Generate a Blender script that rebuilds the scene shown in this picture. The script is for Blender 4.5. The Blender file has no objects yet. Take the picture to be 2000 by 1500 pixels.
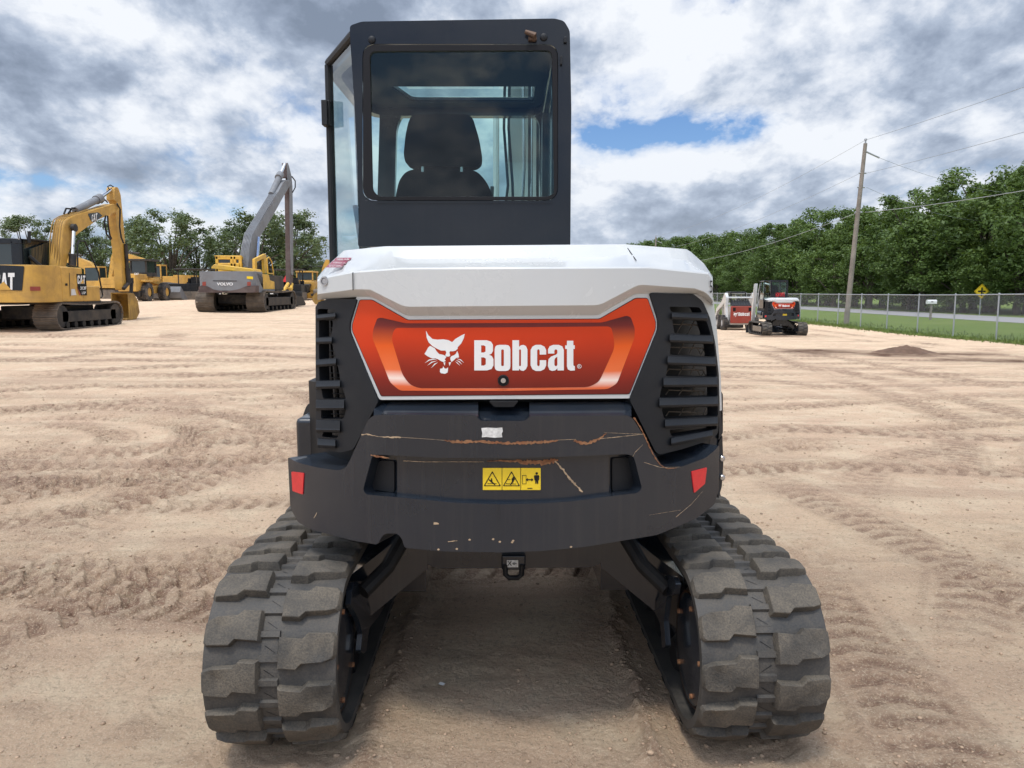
import bpy, bmesh, math, random
import numpy as np
from mathutils import Vector, Matrix, geometry
random.seed(7); RNG = np.random.default_rng(11)
S = bpy.context.scene
COL = S.collection
PI = math.pi
# ------------------------------------------------------------------ camera
PITCH = math.radians(6.9); FPX = 1500.0; CAMZ = 1.6
cd = bpy.data.cameras.new('camera'); cam = bpy.data.objects.new('camera', cd); COL.objects.link(cam)
cam.location = (0, 0, CAMZ); cam.rotation_euler = (PI/2 - PITCH, 0, 0)
cd.sensor_width = 36; cd.lens = 36*FPX/2000; cd.clip_start = 0.05; cd.clip_end = 3000
S.camera = cam
CT, ST = math.cos(PITCH), math.sin(PITCH)
def ray(px, py):
    x = (px-1000)/FPX; y = -(py-750)/FPX
    return Vector((x, y*ST+CT, y*CT-ST))
def at(px, py, Y):                       # point at distance Y seen at (px,py)
    d = ray(px, py); return Vector((0, 0, CAMZ)) + d*(Y/d.y)
def MY(Y0, slope=0.0, x0=0.0):           # mapper onto a (slightly yawed) upright plane facing the camera
    def f(px, py, d=0.0):
        r = ray(px, py); t = (Y0 - slope*x0)/(r.y - slope*r.x)
        p = Vector((0, 0, CAMZ)) + r*t; p.y += d; return p
    return f
def MX(X0):                              # mapper onto a plane X = X0, thickness away from the camera axis
    sg = -1 if X0 < 0 else 1
    def f(px, py, d=0.0):
        r = ray(px, py); t = X0/r.x
        p = Vector((0, 0, CAMZ)) + r*t; p.x += sg*d; return p
    return f
CX, CY, RR = 0.0, 3.6, 1.10
def MC(off=0.0):                         # mapper onto the round tail of the machine
    def f(px, py, d=0.0):
        r = ray(px, py); R = RR+off
        a = r.x*r.x+r.y*r.y; b = -2*(r.x*CX+r.y*CY); c = CX*CX+CY*CY-R*R
        D = max(b*b-4*a*c, 0.0); t = (-b-math.sqrt(D))/(2*a)
        p = Vector((0, 0, CAMZ)) + r*t
        if d:
            n = Vector((CX-p.x, CY-p.y, 0)).normalized(); p = p + n*d
        return p
    return f
# ------------------------------------------------------------------ terrain
def interp(v, xs, ys): return np.interp(v, xs, ys)
def terr(x, y):
    L = interp(y, [-60, 6, 14, 24, 36, 60, 95, 400], [0, 0, .12, .42, .66, .84, 1.15, 1.25])
    R = interp(y, [-60, 4, 12, 24, 36, 60, 400], [0, 0, -.08, -.32, -.45, -.47, -.47])
    w = np.clip((np.asarray(x, float)+9)/17.0, 0, 1); w = w*w*(3-2*w)
    return L*(1-w)+R*w
def gz(x, y): return float(terr(x, y))
# ------------------------------------------------------------------ mesh builder
def rnd(pts, r, n=3):                    # rounds polygon corners
    out = []; N = len(pts)
    for i in range(N):
        p = Vector(pts[i][:2]); a = Vector(pts[i-1][:2]); b = Vector(pts[(i+1) % N][:2])
        la, lb = (a-p).length, (b-p).length
        if la < 1e-6 or lb < 1e-6: continue
        ra = min(r, la*.45, lb*.45)
        p0 = p+(a-p)/la*ra; p1 = p+(b-p)/lb*ra
        for k in range(n+1):
            t = k/n; out.append(tuple(p0*(1-t)**2+p*2*t*(1-t)+p1*t*t))
    return out
def rr(x0, y0, x1, y1, r, n=3): return rnd([(x0, y0), (x1, y0), (x1, y1), (x0, y1)], r, n)
class MB:
    def __init__(s, xf=None): s.v = []; s.f = []; s.xf = xf; s.marks = []
    def add(s, vs, fs):
        o = len(s.v); s.v += [tuple(v) for v in vs]; s.f += [tuple(o+i for i in f) for f in fs]; return s
    def hexa(s, P):                      # 8 points: bottom loop 0-3, top loop 4-7
        return s.add(P, [(3, 2, 1, 0), (4, 5, 6, 7), (0, 1, 5, 4), (1, 2, 6, 5), (2, 3, 7, 6), (3, 0, 4, 7)])
    def box(s, x0, x1, y0, y1, z0, z1):
        return s.hexa([(x0, y0, z0), (x1, y0, z0), (x1, y1, z0), (x0, y1, z0), (x0, y0, z1), (x1, y0, z1), (x1, y1, z1), (x0, y1, z1)])
    def rbox(s, c, sz, rot=(0, 0, 0)):
        M = Matrix.Translation(c) @ Matrix.Rotation(rot[2], 4, 'Z') @ Matrix.Rotation(rot[1], 4, 'Y') @ Matrix.Rotation(rot[0], 4, 'X')
        a, b, h = sz[0]/2, sz[1]/2, sz[2]/2
        return s.hexa([M @ Vector(p) for p in [(-a, -b, -h), (a, -b, -h), (a, b, -h), (-a, b, -h), (-a, -b, h), (a, -b, h), (a, b, h), (-a, b, h)]])
    def tube(s, pts, r, n=8, closed=False):
        pts = [Vector(p) for p in pts]; rs = r if isinstance(r, (list, tuple)) else [r]*len(pts)
        t0 = (pts[1]-pts[0]).normalized(); u = t0.orthogonal().normalized(); rings = []
        for i, p in enumerate(pts):
            if i == 0: t = t0
            elif i == len(pts)-1: t = (pts[i]-pts[i-1]).normalized()
            else: t = (pts[i+1]-pts[i-1]).normalized()
            u = (u-t*u.dot(t)).normalized(); w = t.cross(u)
            rings.append([p+(u*math.cos(2*PI*k/n)+w*math.sin(2*PI*k/n))*rs[i] for k in range(n)])
        vs = [q for g in rings for q in g]; fs = []
        for i in range(len(pts)-1):
            for k in range(n):
                a = i*n+k; b = i*n+(k+1) % n; fs.append((a, b, b+n, a+n))
        fs.append(tuple(range(n))[::-1]); m = (len(pts)-1)*n; fs.append(tuple(range(m, m+n)))
        return s.add(vs, fs)
    def cyl(s, a, b, r, n=16, r2=None): return s.tube([a, b], [r, r if r2 is None else r2], n)
    def lathe(s, c, ax, prof, n=28):     # prof: list of (distance along ax, radius)
        c = Vector(c); ax = Vector(ax).normalized(); u = ax.orthogonal().normalized(); w = ax.cross(u); vs = []
        for d, r in prof:
            for k in range(n): vs.append(c+ax*d+(u*math.cos(2*PI*k/n)+w*math.sin(2*PI*k/n))*r)
        fs = []
        for i in range(len(prof)-1):
            for k in range(n):
                a = i*n+k; b = i*n+(k+1) % n; fs.append((a, b, b+n, a+n))
        return s.add(vs, fs)
    def grid(s, rows):
        n = len(rows[0]); vs = [p for r in rows for p in r]
        return s.add(vs, [(i*n+j, i*n+j+1, (i+1)*n+j+1, (i+1)*n+j) for i in range(len(rows)-1) for j in range(n-1)])
    def poly(s, loops, fn, depth=0.0, cut=0, clean=False, fnb=None):
        flat = [p for L in loops for p in L]
        tris = geometry.tessellate_polygon([[Vector((p[0], p[1], 0)) for p in L] for L in loops])
        bm = bmesh.new(); vv = [bm.verts.new((p[0], p[1], 0)) for p in flat]
        for t in tris:
            try: bm.faces.new([vv[i] for i in t])
            except ValueError: pass
        xs = []
        if cut:
            x0 = min(p[0] for p in flat); x1 = max(p[0] for p in flat); k = math.floor(x0/cut)+1
            while k*cut < x1-1e-3:
                xs.append(k*cut)
                bmesh.ops.bisect_plane(bm, geom=bm.verts[:]+bm.edges[:]+bm.faces[:], plane_co=(k*cut, 0, 0), plane_no=(1, 0, 0), dist=1e-4)
                k += 1
        if clean:
            es = [e for e in bm.edges if not e.is_boundary and not (cut and abs(e.verts[0].co.x-e.verts[1].co.x) < 1e-3 and abs(e.verts[0].co.x/cut-round(e.verts[0].co.x/cut)) < 1e-3)]
            bmesh.ops.dissolve_edges(bm, edges=es, use_verts=False)
        bm.verts.index_update(); n = len(bm.verts)
        F = [fn(v.co.x, v.co.y, 0.0) for v in bm.verts]; fs = [[v.index for v in f.verts] for f in bm.faces]
        if depth:
            fb = fnb or fn
            F += [fb(v.co.x, v.co.y, depth) for v in bm.verts]
            fs2 = fs+[[i+n for i in f][::-1] for f in fs]
            for e in bm.edges:
                if e.is_boundary: a, b = e.verts[0].index, e.verts[1].index; fs2.append([a, b, b+n, a+n])
            fs = fs2
        bm.free(); return s.add(F, fs)
    def split(s, name, mat, parent=None, bevel=0, **k):   # every connected piece becomes an object of its own
        key = {}; rep = []; par = {}
        for v in s.v:
            q = tuple(round(c, 5) for c in v); rep.append(key.setdefault(q, len(key)))
        def fd(a):
            while par.setdefault(a, a) != a: par[a] = par[par[a]]; a = par[a]
            return a
        for f in s.f:
            for i in f[1:]: par[fd(rep[i])] = fd(rep[f[0]])
        G = {}
        for f in s.f: G.setdefault(fd(rep[f[0]]), []).append(f)
        out = []
        for fs in G.values():
            m = MB(s.xf); mp = {}
            for f in fs:
                for i in f:
                    if i not in mp: mp[i] = len(m.v); m.v.append(s.v[i])
            m.f = [tuple(mp[i] for i in f) for f in fs]; out.append(m.build(name, mat, parent, bevel, **k))
        return out
    def build(s, name, mat, parent=None, bevel=0, smooth=35, seg=2, flat=False):
        me = bpy.data.meshes.new(name); off = Vector(parent_origin(parent)) if parent else Vector((0, 0, 0))
        vs = [Vector(v) for v in s.v]
        if s.xf: vs = [s.xf(v) for v in vs]
        me.from_pydata([tuple(v-off) for v in vs], [], s.f); me.update()
        bm = bmesh.new(); bm.from_mesh(me); bm.faces.ensure_lookup_table()
        for st_, mi_ in s.marks:
            for f in bm.faces[st_:]: f.material_index = mi_
        bmesh.ops.remove_doubles(bm, verts=bm.verts, dist=1e-5)
        bmesh.ops.recalc_face_normals(bm, faces=bm.faces); bm.to_mesh(me); bm.free()
        for m_ in (mat if isinstance(mat, list) else [mat]): me.materials.append(m_)
        if not flat:
            me.polygons.foreach_set('use_smooth', [True]*len(me.polygons)); me.set_sharp_from_angle(angle=math.radians(smooth))
        o = bpy.data.objects.new(name, me); COL.objects.link(o)
        if parent: o.parent = parent
        if bevel:
            m = o.modifiers.new('bevel', 'BEVEL'); m.width = bevel; m.segments = seg; m.limit_method = 'ANGLE'; m.angle_limit = math.radians(38); m.harden_normals = True
        return o
def parent_origin(p):
    v = Vector((0, 0, 0))
    while p: v += p.location; p = p.parent
    return v
def thing(name, label, cat, loc=(0, 0, 0), group=None):
    o = bpy.data.objects.new(name, None); COL.objects.link(o); o.location = loc; o.empty_display_size = .2
    o['label'] = label; o['category'] = cat
    if group: o['group'] = group
    return o
def tag(o, label, cat, group=None):
    o['label'] = label; o['category'] = cat
    if group: o['group'] = group
    return o
def struct(o): o['kind'] = 'structure'; return o
def copy_tree(o, parent=None, skip=()):
    c = o.copy(); COL.objects.link(c); c.parent = parent
    for ch in o.children:
        if ch.name.split('.')[0] not in skip: copy_tree(ch, c, skip)
    return c
def txt2d(body, size=1.0, offset=0.0, spacing=1.0):    # filled letters as 2-D verts / faces
    cu = bpy.data.curves.new('t', 'FONT'); cu.body = body; cu.size = size; cu.offset = offset; cu.space_character = spacing; cu.resolution_u = 4
    o = bpy.data.objects.new('t', cu); COL.objects.link(o); dg = bpy.context.evaluated_depsgraph_get()
    me = bpy.data.meshes.new_from_object(o.evaluated_get(dg)); v = [tuple(p.co) for p in me.vertices]; f = [tuple(p.vertices) for p in me.polygons]
    bpy.data.objects.remove(o); bpy.data.curves.remove(cu); bpy.data.meshes.remove(me)
    x0 = min(p[0] for p in v); x1 = max(p[0] for p in v); y0 = min(p[1] for p in v); y1 = max(p[1] for p in v)
    return [((p[0]-x0)/(x1-x0), (p[1]-y0)/(y1-y0)) for p in v], f
def text_px(mb, body, x0, y0, x1, y1, fn, offset=0.0, spacing=1.0):   # letters filling a pixel box through a mapper
    v, f = txt2d(body, 1.0, offset, spacing)
    return mb.add([fn(x0+a*(x1-x0), y1+b*(y0-y1), 0) for a, b in v], f)
# ------------------------------------------------------------------ materials
class NT:
    def __init__(s, mat): s.nt = mat.node_tree; s.n = s.nt.nodes; s.l = s.nt.links
    def new(s, t, **k):
        n = s.n.new(t)
        for a, b in k.items():
            if a.startswith('i_'):
                key = a[2:].replace('_', ' '); n.inputs[key].default_value = b
            else: setattr(n, a, b)
        return n
    def link(s, a, b): s.l.new(a, b)
    def val(s, sock, v):
        if hasattr(v, 'is_output') or isinstance(v, bpy.types.NodeSocket): s.l.new(v, sock)
        else: sock.default_value = v
    def math(s, op, a, b=0.0, c=None, clamp=False):
        n = s.n.new('ShaderNodeMath'); n.operation = op; n.use_clamp = clamp
        s.val(n.inputs[0], a); s.val(n.inputs[1], b)
        if c is not None: s.val(n.inputs[2], c)
        return n.outputs[0]
    def mix(s, f, a, b, mode='MIX'):
        n = s.n.new('ShaderNodeMix'); n.data_type = 'RGBA'; n.blend_type = mode
        s.val(n.inputs[0], f)
        for k, v in ((6, a), (7, b)):
            if isinstance(v, (tuple, list)): n.inputs[k].default_value = (v[0], v[1], v[2], 1)
            else: s.l.new(v, n.inputs[k])
        return n.outputs[2]
    def ramp(s, f, stops, interp='LINEAR'):
        n = s.n.new('ShaderNodeValToRGB'); n.color_ramp.interpolation = interp; e = n.color_ramp.elements
        while len(e) < len(stops): e.new(0.5)
        for i, (p, c) in enumerate(stops):
            e[i].position = p; e[i].color = (c, c, c, 1) if isinstance(c, (int, float)) else (c[0], c[1], c[2], 1)
        s.l.new(f, n.inputs[0]); return n.outputs[0]
    def noise(s, vec, scale, detail=4, rough=.55, dist=0.0, dim='3D'):
        n = s.n.new('ShaderNodeTexNoise'); n.noise_dimensions = dim
        n.inputs['Scale'].default_value = scale; n.inputs['Detail'].default_value = detail; n.inputs['Roughness'].default_value = rough; n.inputs['Distortion'].default_value = dist
        if vec is not None: s.l.new(vec, n.inputs['Vector'])
        return n.outputs['Fac']
    def mapping(s, vec, scale=(1, 1, 1), loc=(0, 0, 0), rot=(0, 0, 0)):
        n = s.n.new('ShaderNodeMapping'); s.l.new(vec, n.inputs[0]); n.inputs['Scale'].default_value = scale; n.inputs['Location'].default_value = loc; n.inputs['Rotation'].default_value = rot
        return n.outputs[0]
MATS = {}
def pm(name, col, rough=.5, metal=0.0, var=.12, vs=3.0, dust=0.0, dcol=(.40, .31, .22), ds=6.0, bump=0.0, bs=60.0, coat=0.0, spec=.5, streak=0.0, gran=0.0):
    if name in MATS: return MATS[name]
    m = bpy.data.materials.new(name); m.use_nodes = True; t = NT(m); b = t.n['Principled BSDF']
    tc = t.n.new('ShaderNodeTexCoord').outputs['Object']
    n1 = t.noise(tc, vs, 5, .6)
    c = t.mix(t.ramp(n1, [(.3, 0.0), (.7, 1.0)]), tuple(x*(1-var) for x in col), tuple(min(1, x*(1+var)) for x in col))
    r = rough
    if dust:
        n2 = t.noise(tc, ds, 8, .68, .4); f = t.math('MULTIPLY', t.ramp(n2, [(.42, 0.0), (.66, 1.0)] if not gran else [(.30, .15), (.60, 1.0)]), dust)
        if gran:
            n3 = t.noise(tc, 160, 2, .6); f = t.math('MULTIPLY', f, t.ramp(n3, [(.35, 1-gran), (.62, 1.0)]))
        c = t.mix(f, c, dcol); r = t.math('ADD', rough, t.math('MULTIPLY', f, .9-rough))
    if streak:
        n4 = t.noise(t.mapping(tc, (34, 34, 1.1)), 1.0, 4, .6); f = t.math('MULTIPLY', t.ramp(n4, [(.52, 0.0), (.75, 1.0)]), streak)
        c = t.mix(f, c, dcol)
    t.val(b.inputs['Base Color'], c); t.val(b.inputs['Roughness'], r); b.inputs['Metallic'].default_value = metal
    b.inputs['Coat Weight'].default_value = coat; b.inputs['Coat Roughness'].default_value = .06; b.inputs['Specular IOR Level'].default_value = spec
    if bump:
        bn = t.n.new('ShaderNodeBump'); bn.inputs['Strength'].default_value = bump; bn.inputs['Distance'].default_value = .01
        t.link(t.noise(tc, bs, 5, .6), bn.inputs['Height']); t.link(bn.outputs[0], b.inputs['Normal'])
    MATS[name] = m; return m
def glassmat(name, tint, gloss=.9):
    m = bpy.data.materials.new(name); m.use_nodes = True; t = NT(m); t.n.remove(t.n['Principled BSDF'])
    tr = t.new('ShaderNodeBsdfTransparent'); tr.inputs[0].default_value = (*tint, 1)
    gl = t.new('ShaderNodeBsdfGlossy'); gl.inputs['Roughness'].default_value = .02; gl.inputs[0].default_value = (gloss, gloss, gloss, 1)
    fr = t.new('ShaderNodeFresnel'); bf = t.n.new('ShaderNodeNewGeometry').outputs['Backfacing']; t.link(t.math('ADD', 1.5, t.math('MULTIPLY', bf, 1/1.5-1.5)), fr.inputs[0])
    mx = t.new('ShaderNodeMixShader'); t.link(fr.outputs[0], mx.inputs[0]); t.link(tr.outputs[0], mx.inputs[1]); t.link(gl.outputs[0], mx.inputs[2])
    t.link(mx.outputs[0], t.n['Material Output'].inputs[0]); return m
M = {}
M['white'] = pm('white_paint', (.53, .545, .545), .22, 0, .015, 2, dust=.10, dcol=(.56, .54, .48), ds=2.5, coat=.5, streak=.06)
M['cw'] = pm('slate_paint', (.0105, .0160, .0250), .20, 0, .12, 2, dust=.07, dcol=(.09, .08, .068), ds=2.2, bump=.006, bs=14, coat=.35, spec=.42, streak=.10)
M['cab'] = pm('cab_paint', (.009, .0115, .0165), .18, 0, .1, 2, dust=.05, dcol=(.08, .07, .06), ds=3, coat=.2, spec=.32, streak=.03)
M['plastic'] = pm('black_plastic', (.0085, .0105, .014), .50, 0, .1, 4, dust=.12, dcol=(.06, .055, .05), spec=.35, ds=5, bump=.1, bs=300)
M['black'] = pm('black_metal', (.006, .007, .009), .5, 0, .2, 4, spec=.3, dust=.15, dcol=(.12, .10, .08), ds=5)
M['interior'] = pm('cab_interior', (.014, .018, .019), .8, spec=.2)
M['fabric'] = pm('seat_fabric', (.006, .007, .008), .95, bump=.4, bs=400, spec=.12)
M['rubber'] = pm('track_rubber', (.022, .024, .026), .60, 0, .25, 7, dust=.85, dcol=(.165, .14, .108), ds=5, bump=.35, bs=160, gran=.45, spec=.3)
M['belt'] = pm('belt_rubber', (.024, .027, .030), .5, 0, .2, 7, dust=.7, dcol=(.125, .108, .088), ds=7, bump=.2, bs=110, gran=.5, spec=.4)
M['pipeyel'] = pm('pipe_paint', (.34, .20, .045), .5, 0, .2, 2, dust=.5, dcol=(.12, .08, .04), ds=2)
M['bucketyel'] = pm('worn_yellow', (.42, .25, .05), .6, 0, .2, 1.2, dust=.8, dcol=(.12, .07, .045), ds=1.5)
M['rust'] = pm('rusty_steel', (.19, .072, .030), .85, .0, .45, 40, dust=.6, dcol=(.42, .24, .12), ds=60, bump=.4, bs=200)
M['scuff'] = pm('bare_scuff', (.42, .31, .20), .8, 0, .3, 60)
M['rustrim'] = pm('worn_rim', (.10, .06, .04), .6, .4, .4, 12)
M['steel'] = pm('bare_steel', (.45, .45, .46), .25, .9)
M['chrome'] = pm('chrome_rod', (.75, .76, .78), .12, 1.0)
M['red'] = pm('reflector_red', (.62, .012, .02), .3, 0, .1, 60, coat=.5)
M['labelw'] = pm('label_white', (.60, .60, .58), .5, 0, .25, 90)
M['letter'] = pm('decal_white', (.74, .74, .73), .4, 0, .02)
M['yellowlab'] = pm('label_yellow', (.78, .55, .02), .4, 0, .06, 20)
M['ink'] = pm('label_ink', (.008, .008, .01), .5, spec=.25)
M['maroonlab'] = pm('label_maroon', (.25, .03, .06), .4)
M['glass'] = glassmat('teal_glass', (.60, .80, .77))
M['glass2'] = glassmat('side_glass', (.80, .92, .91), .95)
M['tire'] = pm('tyre_rubber', (.03, .03, .032), .8, 0, .2, 5, dust=.6, dcol=(.25, .20, .15), ds=3)
M['catyel'] = pm('yellow_paint', (.57, .325, .06), .42, 0, .10, 1.2, dust=.55, dcol=(.27, .16, .06), ds=1.6, streak=.25)
M['volyel'] = pm('faded_yellow_paint', (.70, .42, .045), .45, 0, .1, 1.5, dust=.4, dcol=(.30, .20, .12), ds=2.4, streak=.15)
M['volgrey'] = pm('grey_paint', (.185, .195, .21), .5, 0, .12, 1.2, dust=.35, dcol=(.13, .11, .10), ds=1.8, streak=.15)
M['volbrown'] = pm('primer_brown', (.085, .055, .05), .75, 0, .3, 2, dust=.5, dcol=(.14, .12, .11), ds=2)
M['grime'] = pm('greasy_black', (.010, .010, .011), .6, 0, .3, 3, dust=.5, dcol=(.14, .11, .08), ds=2.5)
M['trsteel'] = pm('track_steel', (.12, .098, .078), .65, .2, .3, 3, dust=.7, dcol=(.28, .22, .16), ds=2.2)
M['darkglass'] = pm('dark_window', (.025, .035, .038), .06, 0, .3, 1, coat=.5)
M['skred'] = pm('red_paint', (.27, .035, .022), .45, 0, .12, 2, dust=.3, dcol=(.25, .12, .08), ds=3)
M['galv'] = pm('galvanised_steel', (.38, .40, .42), .5, .5, .1, 5)
M['wood'] = pm('weathered_wood', (.23, .20, .17), .85, 0, .25, 2, streak=.4, dcol=(.10, .085, .07), bump=.5, bs=20)
M['bark'] = pm('bark', (.085, .070, .055), .95, 0, .35, 4, bump=.8, bs=14)
def decal(name, stops, z0, z1):          # printed vertical gradient
    m = bpy.data.materials.new(name); m.use_nodes = True; t = NT(m); b = t.n['Principled BSDF']
    tc = t.n.new('ShaderNodeTexCoord').outputs['Object']; sx = t.n.new('ShaderNodeSeparateXYZ'); t.link(tc, sx.inputs[0])
    f = t.math('DIVIDE', t.math('SUBTRACT', sx.outputs[2], z0), z1-z0, clamp=True)
    f2 = t.math('ADD', f, t.math('MULTIPLY', t.math('SUBTRACT', t.noise(tc, 3, 3), .5), .08))
    t.link(t.ramp(f2, stops), b.inputs['Base Color']); b.inputs['Roughness'].default_value = .26; b.inputs['Specular IOR Level'].default_value = .25; b.inputs['Coat Weight'].default_value = .08; b.inputs['Coat Roughness'].default_value = .08
    return m
# ================================================================== the main machine
root = thing('compact_excavator', 'large white and slate compact excavator with orange red rear decal, filling the foreground', 'excavator', (0, 3.6, 0))
c0, c1 = math.cos(math.radians(1.1)), math.sin(math.radians(1.1))
def uyaw(v): x, y = v.x, v.y-3.6; return Vector((x*c0-y*c1, 3.6+x*c1+y*c0, v.z))
# ---- counterweight
cwo = [(562, 892), (572, 899), (587, 905), (619, 913), (661, 919), (675, 914), (682, 902), (718, 822), (726, 813), (738, 810), (930, 811), (938, 822), (1026, 822), (1036, 812),
       (1226, 811), (1237, 818), (1290, 906), (1300, 914), (1330, 912), (1377, 895), (1398, 878), (1405, 868), (1404, 958), (1395, 986), (1358, 1014), (1283, 1045), (1143, 1068), (1060, 1076), (980, 1079),
       (867, 1077), (790, 1070), (785, 1052), (776, 1042), (752, 1042), (744, 1050), (738, 1064), (690, 1056), (610, 1035), (582, 1020), (567, 992)]
rec = rnd([(727, 890), (709, 957), (715, 966), (785, 972), (890, 982), (980, 985), (1060, 983), (1120, 979), (1178, 971), (1246, 963), (1254, 954), (1238, 891), (1225, 887), (1100, 892), (980, 895), (850, 894), (740, 888)], 6)
MCW = lambda off=0.0: MC(off+.05)
cw = MB().poly([rnd(cwo, 6), rec], MCW(0), .55, 14, True).build('counterweight', M['cw'], root, .011, seg=3)
MB().poly([rnd([(776, 880), (1188, 880), (1190, 990), (980, 1000), (776, 990)], 5)], MCW(-.028), .05, 14, True).poly([[(700, 870), (780, 870), (780, 990), (700, 990)]], MCW(-.062), .05, 14, True).poly([[(1180, 870), (1270, 870), (1270, 990), (1180, 990)]], MCW(-.062), .05, 14, True).build('recess_panel', M['cw'], cw, .006)
MB().poly([rnd([(740, 900), (770, 900), (770, 962), (725, 956)], 5)], MCW(-.052), .01, 14, True).poly([rnd([(1196, 895), (1226, 893), (1240, 954), (1196, 960)], 5)], MCW(-.052), .01, 14, True).split('pocket', M['plastic'], cw, .003)
# upper lip of the counterweight: chamfered band with a notch in the middle
N = 60
def ribbon(mb, rows, x0, x1, n=60, ends=None):
    out = []
    for pts, off in rows:
        xs = [p[0] for p in pts]; ys = [p[1] for p in pts]; row = []
        for i in range(n+1):
            x = x0+(x1-x0)*i/n; o = off if not callable(off) else off(x)
            row.append(MC(o)(x, float(np.interp(x, xs, ys))))
        if ends is not None: row = [Vector((row[0].x, ends, row[0].z))]+row+[Vector((row[-1].x, ends, row[-1].z))]
        out.append(row)
    return mb.grid(out)
mb = MB(); ribbon(mb, [([(727, 815), (933, 813)], .05), ([(735, 809), (933, 808)], .036), ([(740, 789), (934, 788)], -.02), ([(742, 783), (936, 783)], -.06)], 730, 934, 24)
ribbon(mb, [([(1034, 813), (1234, 813)], .05), ([(1034, 808), (1230, 808)], .036), ([(1030, 788), (1228, 786)], -.02), ([(1028, 783), (1225, 782)], -.06)], 1034, 1233, 24)
ribbon(mb, [([(934, 826), (1034, 826)], .044), ([(934, 820), (1034, 820)], .030), ([(934, 786), (1034, 786)], -.075), ([(934, 783), (1034, 783)], -.12)], 934, 1034, 10)
mb.build('upper_lip', M['cw'], cw, 0)
MB().poly([rnd([(955, 784), (1012, 784), (1003, 795), (966, 795)], 2)], MCW(-.035), .04, 14).build('latch_cover', M['black'], cw, .003)
# lower side parts
MB().box(-.860, -.76, 3.0, 3.9, .80, 1.10).box(.74, .825, 3.0, 3.9, .80, 1.20).split('side_skirt', M['cw'], root, .02)
s0 = MX(.836)
mb = MB().poly([rnd([(1404, 860), (1412, 845), (1412, 770), (1405, 758)], 2)], MY(2.98), .5).poly([rnd([(1403, 866), (1411, 850), (1413, 905), (1410, 950), (1403, 975)], 2)], MY(3.0), .6)
mb.split('side_cover', M['cw'], root, .006)
MB().poly([rnd([(584, 880), (590, 815), (599, 791), (612, 783), (640, 780), (640, 880)], 9, 5)], MY(3.22), .7).build('fender', M['cw'], root, .045, seg=4)
for y in (895, 932):
    p = at(1409, y, 3.0); MB().lathe(p, (0, -1, 0), [(-.01, .012), (.012, .012), (.016, .008), (.016, 0)], 12).build('bolt', M['steel'], root)
# core of the house
def arc(R, xl, xr, yf, n=40):
    a0 = math.asin(xl/R); a1 = math.asin(xr/R)
    return [(CX+R*math.sin(a0+(a1-a0)*i/n), CY-R*math.cos(a0+(a1-a0)*i/n)) for i in range(n+1)]+[(xr, yf), (xl, yf)]
MB().poly([arc(1.0, -.80, .78, 4.2)], lambda x, y, d=0: Vector((x, y, .80+d)), .45).poly([arc(.98, -.68, .66, 4.2)], lambda x, y, d=0: Vector((x, y, 1.25+d)), .38).build('engine_house', M['black'], root)
MB().lathe((0, 3.62, .60), (0, 0, 1), [(0, 0), (0, .48), (.06, .50), (.2, .50), (.2, 0)], 40).build('slew_ring', M['black'], root, 0)
# ---- hood
t1 = [(616, 548), (624, 536), (640, 518), (672, 489), (714, 485), (752, 481), (1110, 478), (1221, 477), (1344, 487), (1375, 515), (1392, 540)]
t2 = [(616, 552), (640, 533), (672, 511), (714, 502), (752, 498), (797, 506), (1173, 502), (1240, 497), (1344, 508), (1392, 546)]
t3 = [(616, 556), (622, 543), (690, 530), (784, 523), (1269, 521), (1384, 533), (1393, 548)]
t4 = [(616, 577), (691, 567), (722, 567), (784, 598), (795, 601), (1165, 598), (1176, 595), (1243, 560), (1252, 558), (1357, 565), (1380, 573), (1394, 592)]
t5 = [(616, 586), (699, 580), (726, 580), (790, 615), (798, 617), (1168, 616), (1241, 574), (1357, 574), (1378, 582), (1395, 600)]
def lo(o):
    return lambda x: o
mb = MB(); n = 90
hr = ribbon(MB(), [(t1, -.13)], 620, 1392, n).v
rowf = [Vector((p[0], 3.95, p[2])) for p in hr]; rowf = [rowf[0]]+rowf+[rowf[-1]]
rows = []
for pts, off in [(t1, -.13), (t1, -.125), (t2, -.085), ([(p[0], p[1]-1.5) for p in t3], .018), (t3, .026), ([(p[0], p[1]+3) for p in t3], .030), ([(p[0], p[1]-2) for p in t4], .030), (t4, .027), (t5, -.004)]:
    g = ribbon(MB(), [(pts, off)], 620, 1392, n).v; g = [Vector(p) for p in g]
    rows.append([Vector((g[0].x, 3.95, g[0].z))]+g+[Vector((g[-1].x, 3.95, g[-1].z))])
hood = MB().grid([rowf]+rows).build('hood', M['white'], root, 0, smooth=22)
def strip(mb, pts, w, off, cut=0, dep=0):
    for i in range(len(pts)-1):
        a = Vector(pts[i]); b = Vector(pts[i+1]); d = (b-a).normalized(); q = Vector((-d.y, d.x))*w/2; a2 = a-d*w*.3; b2 = b+d*w*.3
        m = off if callable(off) else MC(off)
        mb.poly([[tuple(a2+q), tuple(b2+q), tuple(b2-q), tuple(a2-q)]], m, dep, cut)
mb = MB()
for sd in ([(714.5, 487, -.127), (703, 507, -.083), (689.5, 531, .0215), (689, 534, .0315), (689.5, 567, .0315)], [(1222, 479, -.127), (1236, 499, -.083), (1243, 509, -.02)]):
    for a, b in zip(sd, sd[1:]):
        P = [MC(a[2]+.004)(a[0]-.9, a[1]), MC(a[2]+.004)(a[0]+.9, a[1]), MC(b[2]+.004)(b[0]+.9, b[1]), MC(b[2]+.004)(b[0]-.9, b[1])]
        mb.add(P, [(0, 1, 2, 3)])
mb.split('panel_seam', M['ink'], hood)
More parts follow.
